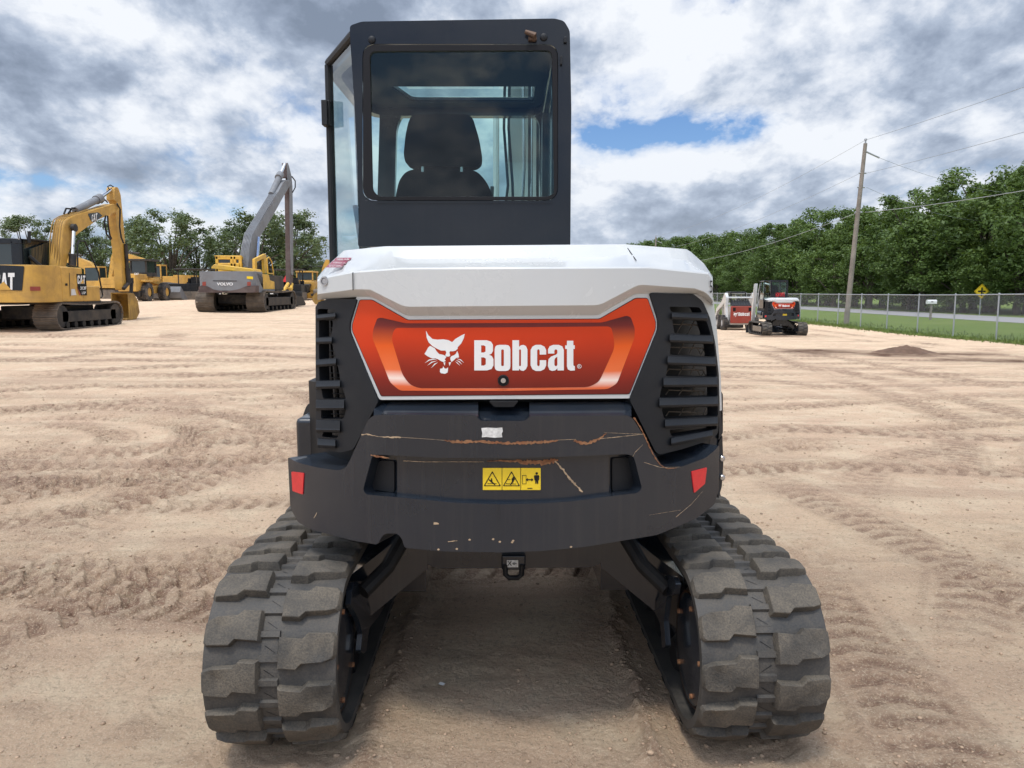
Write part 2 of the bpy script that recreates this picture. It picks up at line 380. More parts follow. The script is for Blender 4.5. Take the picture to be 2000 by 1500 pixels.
# maroon service sticker on the hood corner, and its lettering
def hs(px, py, d=0): # on the sloping shoulder of the hood
    o = float(np.interp(py, [489, 511, 530], [-.125, -.080, .02])); return MC(o+.006)(px, py)
mb = MB()
for k in range(3):
    y = 503.5+k*6.5; x = 656-k*7.5; mb.poly([[(x+1, y), (x+31, y-.3), (x+26, y+5.6), (x-5, y+6)]], hs, 0, 6)
stk = mb.build('service_sticker', M['maroonlab'], hood)
mb = MB(); hs2 = lambda px, py, d=0: hs(px, py)+Vector((0, -.002, 0))
for k in range(3):
    y = 505+k*6.5; x = 658-k*7.5; text_px(mb, ['DIESEL FUEL', 'HYDRAULIC OIL', 'DO NOT OVERFILL'][k], x, y, x+25, y+3, hs2)
mb.build('sticker_lettering', M['letter'], stk)
p = MC(.03)(634.5, 549); MB().lathe(p, (-.45, -1, 0), [(-.01, .016), (.006, .016), (.006, .011), (.001, .011), (.004, .009), (.004, 0)], 18).build('hood_lock', M['steel'], hood)
mb = MB(); text_px(mb, '5', 1386.5, 548, 1391.5, 572, MC(.034)); mb.build('model_number', M['ink'], hood)
# ---- tail gate with its printed decal
wf = [(697, 577), (728, 577.5), (799, 613), (1168, 611), (1240, 571), (1269, 572.5), (1285.5, 625), (1285.5, 644), (1232.5, 778), (741, 781), (683.5, 649), (683.5, 631)]
gate = MB().poly([rnd(wf, 5)], MC(-.004), .06, 14, True).build('tailgate', M['white'], root, .003)
og = [(703, 586), (727, 586), (796, 625.5), (1171, 623.5), (1241.5, 583), (1264.5, 583), (1280, 628), (1280, 642), (1229, 769), (744.5, 773), (688.5, 646), (688.5, 634)]
zt = MC(0)(985, 586).z; zb = MC(0)(985, 773).z
mo = decal('decal_frame', [(0, (.13, .012, .009)), (.12, (.20, .016, .010)), (.5, (.56, .040, .007)), (1, (.66, .055, .009))], zb, zt)
mr = decal('decal_channel', [(0, (.62, .09, .02)), (.07, (.70, .14, .05)), (.15, (.86, .70, .62)), (.24, (.75, .16, .05)), (.5, (.70, .10, .012)), (.72, (.16, .02, .018)), (.85, (.05, .010, .014))], zb, zt)
mi = decal('decal_panel', [(.05, (.13, .012, .008)), (.30, (.27, .022, .009)), (.62, (.56, .040, .007)), (.8, (.62, .050, .008))], zb, zt)
MB().poly([rnd([(702, 585), (727.5, 585), (796.5, 624.3), (1170.5, 622.3), (1241, 581.5), (1265.3, 581.8), (1281, 628), (1281, 642), (1229.8, 770.2), (743.8, 774.2), (687.4, 646), (687.4, 634)], 4)], MC(-.0030), 0, 14).build('decal_outline', M['ink'], gate)
dec = MB().poly([rnd(og, 4)], MC(-.0022), 0, 14).build('orange_decal', mo, gate)
ring = rnd([(737, 621.5), (745, 620.5), (792, 631.5), (985, 631), (1176, 630), (1224, 616.5), (1232, 619.5), (1240, 642), (1239, 661), (1205, 749), (1187, 760), (985, 763.5), (781, 763), (762, 747), (727.5, 661), (728.5, 644)], 6)
MB().poly([ring], MC(-.0014), 0, 14).build('decal_channel', mr, dec)
inn = rnd([(773, 640.5), (985, 639.5), (1187, 637.5), (1194, 640), (1199, 660), (1200, 680), (1170, 746), (1150, 756), (985, 758), (818, 758), (800, 751), (786, 732), (765, 663), (768, 648)], 9)
MB().poly([inn], MC(-.0006), 0, 14).build('decal_panel', mi, dec)
# ---- lettering "Bobcat"
GL = [
 [[(0, -59), (24, -59), (33, -56), (36.5, -50), (36.5, -38), (33.5, -32.5), (29, -30.5), (34.5, -28), (37.5, -22), (37.5, -10), (34, -3), (25, 0), (0, 0)], [(13.5, -49), (19, -49), (22, -47), (22, -37), (19, -35), (13.5, -35)], [(13.5, -25.5), (19, -25.5), (22.5, -23), (22.5, -12), (19, -9.5), (13.5, -9.5)]],
 [rr(39.8, -50, 70.5, 1, 9), rr(52.6, -41, 57.8, -8.5, 2.4)],
 [[(74.5, -59), (87.5, -59), (87.5, -46), (91, -49), (96, -50), (101, -47.5), (103.8, -41), (103.8, -9), (101, -2.5), (96, 1), (91, 0), (87.5, -3.5), (87.5, 0), (74.5, 0)], rr(87.6, -41, 91.2, -8.5, 1.6)],
 [[(140.5, -31), (127.8, -31), (127.8, -38.5), (126.6, -41), (124, -41), (122.8, -38.5), (122.8, -11), (124, -8.5), (126.6, -8.5), (127.8, -11), (127.8, -20), (140.5, -20), (140.5, -10), (137, -2.5), (130, 1), (120, 1), (113.5, -2.5), (110, -10), (110, -40), (113.5, -46.5), (120, -50), (130, -50), (137, -46.5), (140.5, -40)]],
 [[(156.5, -33), (156.5, -38.5), (157.8, -41), (161, -41), (162.3, -38.5), (162.3, -34), (160, -31), (150, -27), (145, -22), (144, -14), (144, -8), (147, -1), (152, 1), (158, 0), (162.3, -4), (162.8, 0), (175, 0), (175, -40), (172, -47), (165, -50), (154, -50), (147, -47), (144, -41), (144, -33)], [(162.3, -27), (158, -24), (156.5, -20), (156.5, -11), (158, -8.5), (160.8, -8.5), (162.3, -11)]],
 [[(181, -58), (193.5, -58), (193.5, -49), (196.4, -49), (196.4, -42), (193.5, -42), (193.5, -11), (194.5, -8.5), (196.5, -8.5), (196.5, 0), (188, .5), (183, -2), (181, -8), (181, -42), (177.5, -42), (177.5, -49), (181, -49)]]]
def word(mb, x0, y0, s, fn, cut=0):
    for g in GL: mb.poly([[(x0+p[0]*s, y0+p[1]*s) for p in L] for L in g], fn, 0, cut)
    return mb
def circ(cx, cy, r, n=20): return [(cx+r*math.cos(2*PI*k/n), cy+r*math.sin(2*PI*k/n)) for k in range(n)]
EM = [[(1020, 733), (1038, 768), (1068, 795), (1105, 800), (1145, 797), (1185, 804), (1212, 818), (1235, 795), (1268, 775), (1304, 757), (1297, 790), (1278, 828), (1253, 855), (1252, 868), (1236, 881), (1212, 886), (1197, 884), (1192, 895), (1198, 915), (1189, 924), (1172, 924), (1161, 915), (1169, 896), (1163, 880), (1130, 880), (1100, 866), (1066, 846), (1040, 820), (1025, 785)],
      [(1050, 845), (1083, 862), (1098, 885), (1116, 905), (1146, 911), (1163, 919), (1170, 928), (1163, 936), (1157, 944), (1165, 955), (1150, 965), (1130, 957), (1110, 944), (1090, 937), (1065, 937), (1035, 924), (1009, 905), (1024, 880), (1035, 860)],
      [(1249, 882), (1258, 905), (1262, 930), (1241, 934), (1225, 950), (1207, 964), (1199, 946), (1198, 932), (1208, 920), (1226, 914), (1240, 902)],
      [(1010, 972), (1042, 946), (1075, 940), (1102, 946), (1076, 946), (1046, 953)], [(1029, 991), (1060, 962), (1106, 953), (1068, 967)], [(1057, 1009), (1082, 976), (1109, 966), (1088, 982)],
      [(1243, 938), (1276, 945), (1300, 971), (1272, 951)], [(1238, 949), (1266, 958), (1286, 984), (1261, 963)], [(1234, 958), (1253, 970), (1270, 991), (1249, 974)],
      [(1148, 966), (1162, 966), (1158, 990), (1152, 980)], [(1187, 966), (1205, 965), (1193, 992), (1190, 985)],
      [(1124, 1013), (1142, 1010), (1146, 995), (1156, 1010), (1168, 1013), (1183, 1003), (1179, 1040), (1160, 1050), (1130, 1046), (1122, 1035)]]
def emblem(mb, x0, y0, s, fn, cut=0):    # EM is traced at 3.75x with its top left at 1009,733
    for L in EM: mb.poly([[(x0+(p[0]-1009)/3.75*s, y0+(p[1]-733)/3.75*s) for p in L]], fn, 0, cut)
    return mb
em = MC(.0004)
emblem(MB(), 829, 645.5, 1.0, em, 14).build('wildcat_emblem', M['letter'], gate)
mb = word(MB(), 926.3, 723.5, 1.0, em, 14)
mb.poly([circ(1131.5, 715.5, 4.2), circ(1131.5, 715.5, 3.3)], em); text_px(mb, 'R', 1129.8, 713, 1133.4, 718.2, em)
mb.build('brand_lettering', M['letter'], gate)
p = MC(0)(983, 743)
lk = MB().lathe(p, (0, -1, 0), [(-.01, .0185), (.004, .0185), (.005, .015), (.001, .014), (.001, 0)], 28).build('gate_lock', M['ink'], gate)
MB().lathe(p, (0, -1, 0), [(.002, .0085), (.006, .008), (.006, .0035), (.002, .003), (.002, 0)], 20).build('lock_barrel', M['steel'], lk)
# ---- white side strip round the right vent
MB().poly([rnd([(1352, 569), (1393, 580), (1400, 640), (1408, 740), (1410, 802), (1404, 802), (1403, 730), (1396, 669), (1386, 621), (1372, 589), (1355, 576)], 3)], MC(-.006), .05, 14, True).build('side_strip', M['white'], root, .003)
# ---- louvred vents
def vent(outline, slots, slats):
    v = MB().poly([rnd(outline, 6)]+[rnd(s, 4) for s in slots], MC(.004), .045, 12, True).build('side_vent', M['plastic'], root, .004)
    mb = MB()
    for (xa, ya), (xb, yb), th in slats:      # each louver: a curved blade standing proud
        rows = []
        th *= 1.55
        for (dy, off) in ((-th/2, -.01), (-th/2+2, .009), (th/2-6, .016), (th/2-4.5, .019), (th/2, .015), (th/2+1, -.02)):
            rows.append([MC(off)(xa+(xb-xa)*i/14, ya+(yb-ya)*i/14+dy) for i in range(15)])
        mb.grid([rows[-1]]+rows)
        for e in (0, 14): mb.add([r[e] for r in rows], [(0, 1, 2, 3, 4)])
    mb.split('louver', M['plastic'], v, .0015)
    MB().poly([outline], MC(-.13), .01, 12).build('vent_backing', M['black'], v)
    return v
so = [[(1307, 599), (1366, 600), (1372, 611), (1311, 609.5)], [(1313, 624), (1380, 627), (1389, 655), (1317, 651)], [(1311, 666), (1394, 669), (1398, 697), (1308, 693)], [(1305, 710), (1399, 711), (1401, 736), (1300, 735)],
      [(1293, 754), (1401, 751), (1402.5, 774), (1288, 777)], [(1292, 797), (1402, 790), (1402.5, 813), (1297, 818)], [(1307, 840), (1400, 831), (1400, 838), (1312, 853)]]
vr = vent([(1269, 572), (1356, 575), (1373, 589), (1387, 621), (1397, 669), (1404, 730), (1406, 797), (1402, 848), (1381, 862), (1330, 878), (1288, 888), (1280, 882), (1231, 783), (1232, 776), (1286, 643), (1286, 625)], so,
     [((1312, 616), (1382, 619), 9), ((1308, 660), (1392, 663), 11), ((1304, 703), (1398, 706), 12), ((1296, 746), (1402, 745), 13), ((1288, 786), (1403, 783), 13), ((1299, 827), (1402, 822), 12), ((1311, 862), (1392, 846), 11)])
sl = [[(620, 603), (656, 604), (653, 611), (620, 617)], [(623, 625), (651, 626), (647, 657), (623, 661)], [(623, 670), (649, 671), (656, 698), (623, 703)], [(623, 714), (660, 714), (665, 743), (624, 745)],
      [(627, 757), (669, 757), (676, 780), (631, 779)], [(627, 799), (676, 799), (671, 818), (627, 818)], [(633, 841), (662, 845), (659, 856), (628, 853)]]
vl = vent([(640, 584), (697, 584), (682.5, 631), (682.5, 648), (737, 781), (738, 785), (690, 878), (664, 884), (622, 874), (617, 862), (616, 600), (622, 590)], sl,
     [((618, 620), (655, 616), 8), ((617, 665), (648, 664), 9), ((617, 709), (656, 706), 10), ((617, 751), (664, 750), 11), ((617, 790), (672, 790), 14), ((617, 831), (664, 832), 16), ((620, 864), (655, 866), 12)])
mb = MB()
for i, y in enumerate((633, 678, 721, 762, 804)):
    for dx in (0, 26): mb.tube([MC(-.05)(1300+dx, y+9), MC(-.05)(1306+dx, y), MC(-.05)(1362+dx*.4, y+2), MC(-.05)(1368+dx*.4, y+13)], .0022, 5)
    for x in (1330, 1352, 1376): mb.tube([MC(-.07)(x+8, y-14), MC(-.07)(x-10, y+22)], .002, 5)
mb.build('wire_guard', M['trsteel'], vr)
mb = MB()
for y in (640, 685, 728, 768, 808):
    mb.tube([MC(-.05)(624, y), MC(-.05)(672, y+1)], .002, 5).tube([MC(-.05)(624, y+9), MC(-.05)(672, y+10)], .002, 5)
    for x in (640, 652): mb.poly([[(x, y-16), (x+5, y-16), (x+8, y+18), (x+3, y+18)]], MC(-.06), .01)
mb.build('wire_guard', M['black'], vl)
# ---- labels, reflectors and scars on the counterweight
for q in ([(569, 921), (593, 924), (591, 966), (571, 959)], [(1351, 921), (1381, 913), (1377, 945), (1356, 963)]):
    MB().poly([rnd(q, 2)], MCW(.003), .004, 10).build('reflector', M['red'], cw)
L1 = MCW(-.0255)
lab = MB().poly([rr(943, 914, 1056, 957, 1)], L1, 0, 14).build('warning_label', M['yellowlab'], cw)
L2 = MCW(-.0245); mb = MB()
for x in (980.5, 1017): mb.poly([[(x-.5, 914), (x+.5, 914), (x+.5, 957), (x-.5, 957)]], L2)
for cx in (961.5, 999):
    o = [(cx, 920), (cx+17, 949.5), (cx-17, 949.5)]; i_ = [(cx, 923.5), (cx+14.2, 948), (cx-14.2, 948)]
    mb.poly([rnd(o, 2), rnd(i_, 1.5)], L2)
for L in ([(959, 934), (961, 934), (962, 941), (968, 946), (966, 947.5), (959, 942), (954, 937), (955, 936), (959, 938)], [(1002, 931), (1005, 931), (1004, 935), (1008, 933), (1004, 938), (1003, 941), (998, 947.5), (996, 947), (1000, 940), (999, 936)],
          [(952, 944), (970, 944), (970, 945), (952, 945)], [(990, 936), (997, 936), (997, 937), (990, 937)], [(988, 944), (1008, 945), (1008, 946), (988, 945.2)],
          [(1044.6, 928), (1052, 928), (1053.5, 930), (1053, 938), (1051.5, 938), (1051.3, 944), (1051, 945), (1049, 945), (1048.4, 938), (1047.8, 945), (1045.6, 945), (1045.2, 938), (1043.8, 938), (1043, 930)],
          [(1026.5, 937), (1031, 933.6), (1031, 935.9), (1038, 935.9), (1038, 933.6), (1042, 937), (1038, 940.2), (1038, 938), (1031, 938), (1031, 940.2)]):
    mb.poly([L], L2)
mb.poly([circ(1048.3, 924.6, 2.5, 12)], L2).poly([[(1020, 928), (1028, 928), (1028, 945.5), (1020, 945.5)], [(1020.9, 929), (1027.1, 929), (1027.1, 944.6), (1020.9, 944.6)]], L2)
mb.poly([[(1030, 953), (1040, 953), (1040, 954.6), (1030, 954.6)]], L2)
mb.build('warning_symbols', M['ink'], lab)
MB().poly([[(940, 836), (953, 835), (968, 836), (981, 835), (982, 842), (980, 847), (981, 854), (966, 855), (950, 853.5), (941, 854), (942, 846)]], MCW(.0012), 0, 14).build('worn_sticker', M['labelw'], cw)
random.seed(3)
def scar(mb, pts, w0, off=.0014, jag=.35, step=3.0):
    P = []
    for i in range(len(pts)-1):
        a = Vector(pts[i][:2]); b = Vector(pts[i+1][:2]); wa = pts[i][2]; wb = pts[i+1][2]; k = max(1, int((b-a).length/step))
        for j in range(k): t = j/k; P.append((a.lerp(b, t), (wa*(1-t)+wb*t)*w0, (b-a).normalized()))
    P.append((Vector(pts[-1][:2]), pts[-1][2]*w0, (Vector(pts[-1][:2])-Vector(pts[-2][:2])).normalized()))
    up = []; dn = []
    for p, w, d in P:
        q = Vector((-d.y, d.x)); up.append(tuple(p+q*w*(.5+random.uniform(-jag, jag)))); dn.append(tuple(p-q*w*(.5+random.uniform(-jag, jag))))
    m = off if callable(off) else MCW(off)
    return mb.poly([up+dn[::-1]], m, 0, 14)
mb = MB()
scar(mb, [(868, 860, .4), (880, 862, 1), (905, 863, 1.1), (935, 862, .8), (960, 864, .9), (1000, 866, 1), (1040, 864, 1.2), (1070, 863, 1.1), (1090, 860, .5)], 4.6)
scar(mb, [(1121, 860, .8), (1134, 864, 1.2), (1148, 866, 1), (1160, 861, 1), (1172, 856, .8), (1185, 846, .15)], 5)
scar(mb, [(1238, 815, .8), (1250, 833, .5), (1262, 858, .6), (1272, 880, .7), (1282, 898, .6), (1291, 909, .5), (1302, 915, .4), (1322, 914, .2)], 3.6)
scar(mb, [(724, 889, .5), (735, 891, .8), (760, 895, .5)], 4)
scar(mb, [(1000, 900, .5), (1030, 903, 1.2), (1060, 903, 1.3), (1080, 900, 1.2), (1090, 899, .6)], 6.5, MCW(-.0248))
scar(mb, [(950, 901, .1), (975, 900, .4), (1004, 901, .6)], 6, MCW(-.0248))
mb.split('rust_scratch', M['rust'], cw)
mb = MB()
scar(mb, [(706, 849, .8), (716, 848, 1), (740, 853, .3), (768, 854, 1.3), (783, 854, 1)], 2.2); scar(mb, [(783, 854, .4), (830, 857, .3), (868, 860, .3)], 1.6)
scar(mb, [(1075, 860, .3), (1125, 858, .4)], 1.6); scar(mb, [(1172, 857, .4), (1210, 853, .5), (1256, 848, .3)], 1.8)
scar(mb, [(1084, 900, 1), (1100, 918, 1), (1116, 938, .9), (1133, 956, .9), (1138, 961, .4)], 4, MCW(-.0246))
scar(mb, [(788, 900, .5), (830, 902, .4), (945, 902, .3)], 2.2, MCW(-.0248))
scar(mb, [(613, 1012, .4), (619, 1001, 1)], 2); scar(mb, [(847, 1022, 1), (857, 1023, .8)], 3); scar(mb, [(875, 1058, .6), (893, 1056, .8)], 1.6)
for x, y in ((963, 1053), (976, 1058), (917, 1054), (892, 1072), (1002, 1056), (1115, 1068), (1000, 1059), (856, 1073)): mb.poly([[(x-2.4, y), (x, y-2), (x+2.8, y-.6), (x+1.5, y+2), (x-1.4, y+1.6)]], MCW(.0014))
scar(mb, [(1258, 903, .5), (1290, 913, .4), (1330, 912, .2)], 1.6); scar(mb, [(1268, 1006, .3), (1330, 996, .3)], 1); scar(mb, [(1320, 1010, .6), (1350, 985, .3), (1372, 960, .3)], 1.6)
scar(mb, [(1180, 845, .3), (1256, 848, .5)], 1.2); scar(mb, [(1256, 868, .2), (1240, 884, .5), (1236, 892, .3)], 1.5)
mb.split('paint_scuff', M['scuff'], cw)
# ================================================================== cab
CS = -.030; CP = MY(2.9, CS, -.17)
def CPo(o): return MY(2.9+o, CS, -.17)
fo = rnd([(683, 50), (706, 42), (1084, 36), (1102, 41), (1113, 60), (1116, 212), (1114, 482), (699, 482), (702, 398), (692, 200), (684, 78)], 6)
fw = rr(708, 86, 1090, 392, 26, 5)
cabf = MB().poly([fo, fw], CP, .07, 0).build('cab_frame', M['cab'], root, .010, seg=3)
MB().poly([rr(709, 87, 1089, 391, 26, 5), rnd([(722, 100), (1078, 98), (1082, 378), (1070, 384), (740, 384), (728, 372)], 14, 4)], CPo(-.004), .012).build('window_seal', M['ink'], cabf, .002)
MB().poly([rr(712, 90, 1086, 388, 22, 4)], CPo(.006), 0).build('rear_window', M['glass'], root)
strip_b = MB(); strip(strip_b, [(735, 396.5), (1078, 396.5)], 1.6, CPo(-.003), 0, .006); strip_b.build('lower_trim', M['cab'], cabf)
for x, y in ((726.5, 78), (1062, 73)): MB().lathe(CP(x, y), (0, -1, 0), [(0, .014), (.008, .012), (.011, .005), (.011, 0)], 18).build('rubber_stop', M['plastic'], cabf)
mb = MB(); a = CPo(-.02)(1026, 62); b = CPo(-.03)(1044, 68); mb.tube([a, b, CPo(-.005)(1043, 78)], [.008, .011, .009], 8); mb.rbox(CPo(-.01)(1040, 76), (.03, .02, .012)); mb.build('wiper_spindle', M['rustrim'], cabf, .002)
mb = MB(); mb.rbox(CPo(-.01)(1096, 118), (.008, .012, .03)); mb.rbox(CPo(-.008)(1104, 78), (.012, .01, .02)); mb.split('hose_clip', M['plastic'], cabf, .002)
# roof with a skylight
TL = CP(690, 46); TR = CP(1108, 40); zr = TL.z-.025
pl = [(TL.x+.012, 2.94), (-.750, 3.31), (-.765, 3.95), (-.70, 4.12), (.16, 4.12), (TR.x-.01, 3.98), (TR.x-.012, 2.94)]
a = at(765, 165, 3.52); sk = [(-.555, 3.655), (.105, 3.655), (.105, 3.94), (-.49, 3.94)]
MB().poly([rnd(pl, .06), rnd(sk, .03)], lambda x, y, d=0: Vector((x, y, zr+.018-d)), .016).build('roof', M['cab'], root, .004, seg=2)
MB().poly([rnd(pl, .06), rnd([(p[0]*.93-.02, 2.9+(p[1]-2.9)*.9+.06) for p in pl], .06)], lambda x, y, d=0: Vector((x, y, zr+.004-d)), .05).build('roof_rim', M['cab'], root, .01)
MB().poly([rnd([(p[0]*.95-.014, 2.9+(p[1]-2.9)*.95+.03) for p in pl], .06), rnd([(-.56, 3.652), (.108, 3.652), (.108, 3.945), (-.495, 3.945)], .02)], lambda x, y, d=0: Vector((x, y, zr-.0-d)), .006).build('headliner', M['interior'], root)
MB().poly([[(-.57, 3.64), (.12, 3.64), (.12, 3.955), (-.57, 3.955)]], lambda x, y, d=0: Vector((x, y, zr+.020-d)), 0).build('skylight', M['glass2'], root)
# left rear quarter glass + door
P1 = Vector((TL.x-.005, 2.915, 0)); P2 = Vector((-.757, 3.305, 0)); zb_ = 1.70; zt_ = zr-.02
fr = MB()
fr.tube([(P2.x, P2.y, zr-.01), (P2.x-.002, P2.y, 1.66)], .017, 8)
fr.tube([(TL.x+.0, 2.93, zr), (P2.x, P2.y, zr)], .016, 8)
fr.tube([(-.565, 2.96, 1.68), (P2.x, P2.y, 1.66)], .018, 8)
fr.build('quarter_frame', M['plastic'], cabf)
MB().add([(TL.x+.0, 2.93, zt_), (P2.x, P2.y, zt_), (P2.x, P2.y, 1.66), (-.575, 2.93, 1.68)], [(0, 1, 2, 3)]).build('quarter_window', M['glass2'], root)
door = MB()
door.tube([(-.763, 3.95, zr), (-.765, 4.0, 1.9), (-.75, 4.02, 1.25)], .022, 8).tube([(-.762, 3.33, zr-.02), (-.765, 3.95, zr-.02)], .018, 8).tube([(-.764, 3.33, 1.66), (-.764, 4.02, 1.66)], .02, 8)
door.box(-.772, -.752, 3.32, 4.02, 1.15, 1.66)
door = door.build('cab_door', M['cab'], root)
MB().add([(-.764, 3.33, zr-.03), (-.764, 3.95, zr-.03), (-.764, 4.0, 1.66), (-.764, 3.33, 1.66)], [(0, 1, 2, 3)]).build('door_window', M['glass2'], door)
MB().tube([(-.74, 3.62, 1.60), (-.70, 3.66, 1.75), (-.74, 3.7, 2.0)], .012, 8).build('grab_handle', M['plastic'], door)
mb = MB(); mb.rbox(at(636, 222, 3.27), (.024, .05, .10)); mb.rbox(at(643, 222, 3.28), (.016, .04, .10)); mb.tube([at(636, 198, 3.27), at(636, 245, 3.27)], .008, 8); mb.build('door_hinge', M['plastic'], cabf, .003)
# right side, front
rs = MB(); xr_ = TR.x-.02
rs.box(xr_-.03, xr_+.005, 2.96, 3.06, 1.6, zr).box(xr_-.03, xr_+.005, 3.9, 4.05, 1.3, zr).box(xr_-.03, xr_+.005, 2.96, 4.05, 1.25, 1.78).box(xr_-.03, xr_+.005, 2.96, 4.05, zr-.07, zr-.02)
rs.build('side_frame', M['cab'], cabf, .01)
MB().add([(xr_-.01, 3.05, 1.78), (xr_-.01, 3.92, 1.78), (xr_-.01, 3.92, zr-.06), (xr_-.01, 3.05, zr-.06)], [(0, 1, 2, 3)]).build('side_window', M['glass2'], root)
FP = MY(4.08)
MB().poly([rnd([(742, 200), (1088, 200), (1094, 460), (735, 460)], 8), rnd([(785, 222), (1040, 222), (1054, 240), (1056, 420), (1040, 440), (775, 440), (770, 400), (774, 250)], 14, 4)], FP, .05).build('front_frame', M['cab'], cabf, .008)
MB().poly([rr(768, 218, 1058, 442, 8)], MY(4.10), 0).build('windscreen', M['glass2'], root)
MB().box(-.72, .16, 2.98, 4.08, 1.18, 1.24).box(-.35, .10, 3.2, 3.5, 1.24, 1.45).build('cab_floor', M['interior'], cabf)
mb = MB().tube([(-.50, 3.35, 1.45), (-.50, 3.62, 1.55), (-.50, 3.66, 1.95)], [.03, .03, .014], 8)
mb.box(-.58, -.44, 3.1, 3.75, 1.3, 1.62).box(.02, .14, 3.1, 3.75, 1.3, 1.62); mb.tube([(-.51, 3.66, 1.95), (-.49, 3.66, 2.03)], .022, 8).split('control_console', M['interior'], cabf, .01)
# seat
def C2(p): return (600+p[0]/3.125, 20+p[1]/3.125)
SP = MY(3.32)
bk = rnd([C2(p) for p in [(560, 1040), (600, 985), (680, 962), (960, 962), (1040, 985), (1090, 1040), (1135, 1130), (1140, 1400), (530, 1400), (540, 1130)]], 10, 4)
seat = MB().poly([bk], SP, .12).build('seat', M['fabric'], root, .025, seg=3)
hd = rnd([C2(p) for p in [(640, 636), (800, 628), (975, 632), (1012, 660), (1048, 780), (1064, 880), (1060, 930), (1025, 955), (640, 952), (600, 935), (588, 880), (600, 760), (618, 680)]], 8, 4)
MB().poly([hd], MY(3.30), .10).build('headrest', M['fabric'], seat, .02, seg=3)
mb = MB()
for x in (707, 943): a = C2((x, 930)); b = C2((x, 990)); mb.cyl(SP(*a)+Vector((0, -.012, 0)), SP(*b)+Vector((0, -.012, 0)), .007)
mb.split('headrest_post', M['steel'], seat)
MB().box(-.44, .02, 3.36, 3.85, 1.5, 1.62).build('cushion', M['fabric'], seat, .03, seg=3)
MB().rbox((-.60, 3.9, 1.93), (.06, .04, .10), (.3, 0, .3)).build('monitor', M['interior'], root, .01)
MB().lathe((-.655, 3.42, 1.93), (.2, -1, .1), [(0, 0), (0, .03), (.008, .034), (.016, .03), (.016, 0)], 20).build('dial', M['interior'], root)
MB().tube([(.10, 3.5, 1.6), (.09, 3.46, 1.85), (.10, 3.42, 1.93)], [.012, .012, .022], 8).build('joystick', M['interior'], root)
# boom in front of the cab
boom = MB()
BX = .075
boom.poly([rnd([(4.75, 1.0), (4.95, 1.0), (5.15, 1.9), (5.05, 2.6), (4.72, 2.98), (4.58, 2.9), (4.80, 2.35), (4.80, 1.8), (4.58, 1.1)], .04)], lambda y, z, d=0: Vector((BX-.10+d, y, z)), .20)
boom = boom.build('boom', M['white'], root, .012)
mb = MB().tube([(BX-.17, 4.62, 1.2), (BX-.17, 4.70, 2.05)], .034, 10); mb.tube([(BX-.17, 4.70, 2.05), (BX-.17, 4.78, 2.7)], .018, 8); mb.split('boom_cylinder', M['white'], boom)
mb = MB()
for x in (BX+.018, BX+.066): mb.box(x, x+.014, 4.53, 4.60, 1.2, 2.9)  # black strips put in as the shade of gaps behind the pipes
mb.split('dark_gap_strip', M['black'], boom)
mb = MB()
for k in range(2): x = BX-.11+k*.026; mb.tube([(x, 4.50, 1.1), (x+.01, 4.52, 1.75), (x-.012+k*.03, 4.50, 2.0), (x+.012, 4.48, 2.2), (x-.01, 4.42, 2.5), (x, 4.40, 2.95)], .008, 7)
mb.tube([(BX-.2, 4.55, 1.3), (BX-.205, 4.5, 1.7), (BX-.19, 4.55, 2.2)], .011, 7); mb.split('hose', M['black'], boom)
mb = MB()
for k in range(3):
    x = BX-.015+k*.045+.006*k*k; mb.cyl((x, 4.535, 1.95), (x, 4.53, 2.06), .015, 10); mb.cyl((x, 4.525, 2.07), (x, 4.52, 2.14), .012, 10)
    mb.tube([(x, 4.55, 1.5), (x, 4.535, 1.95)], .010, 8); mb.tube([(x, 4.52, 2.1), (x+.01-.01*k, 4.55, 2.3), (x, 4.54, 2.9)], .009, 7)
mb.box(BX-.12, BX+.12, 4.5, 4.56, 1.86, 1.885); mb.build('pipe_fitting', M['steel'], boom)
MB().box(-.30, .30, 4.3, 4.75, .75, 1.1).build('swing_bracket', M['cw'], root, .03)
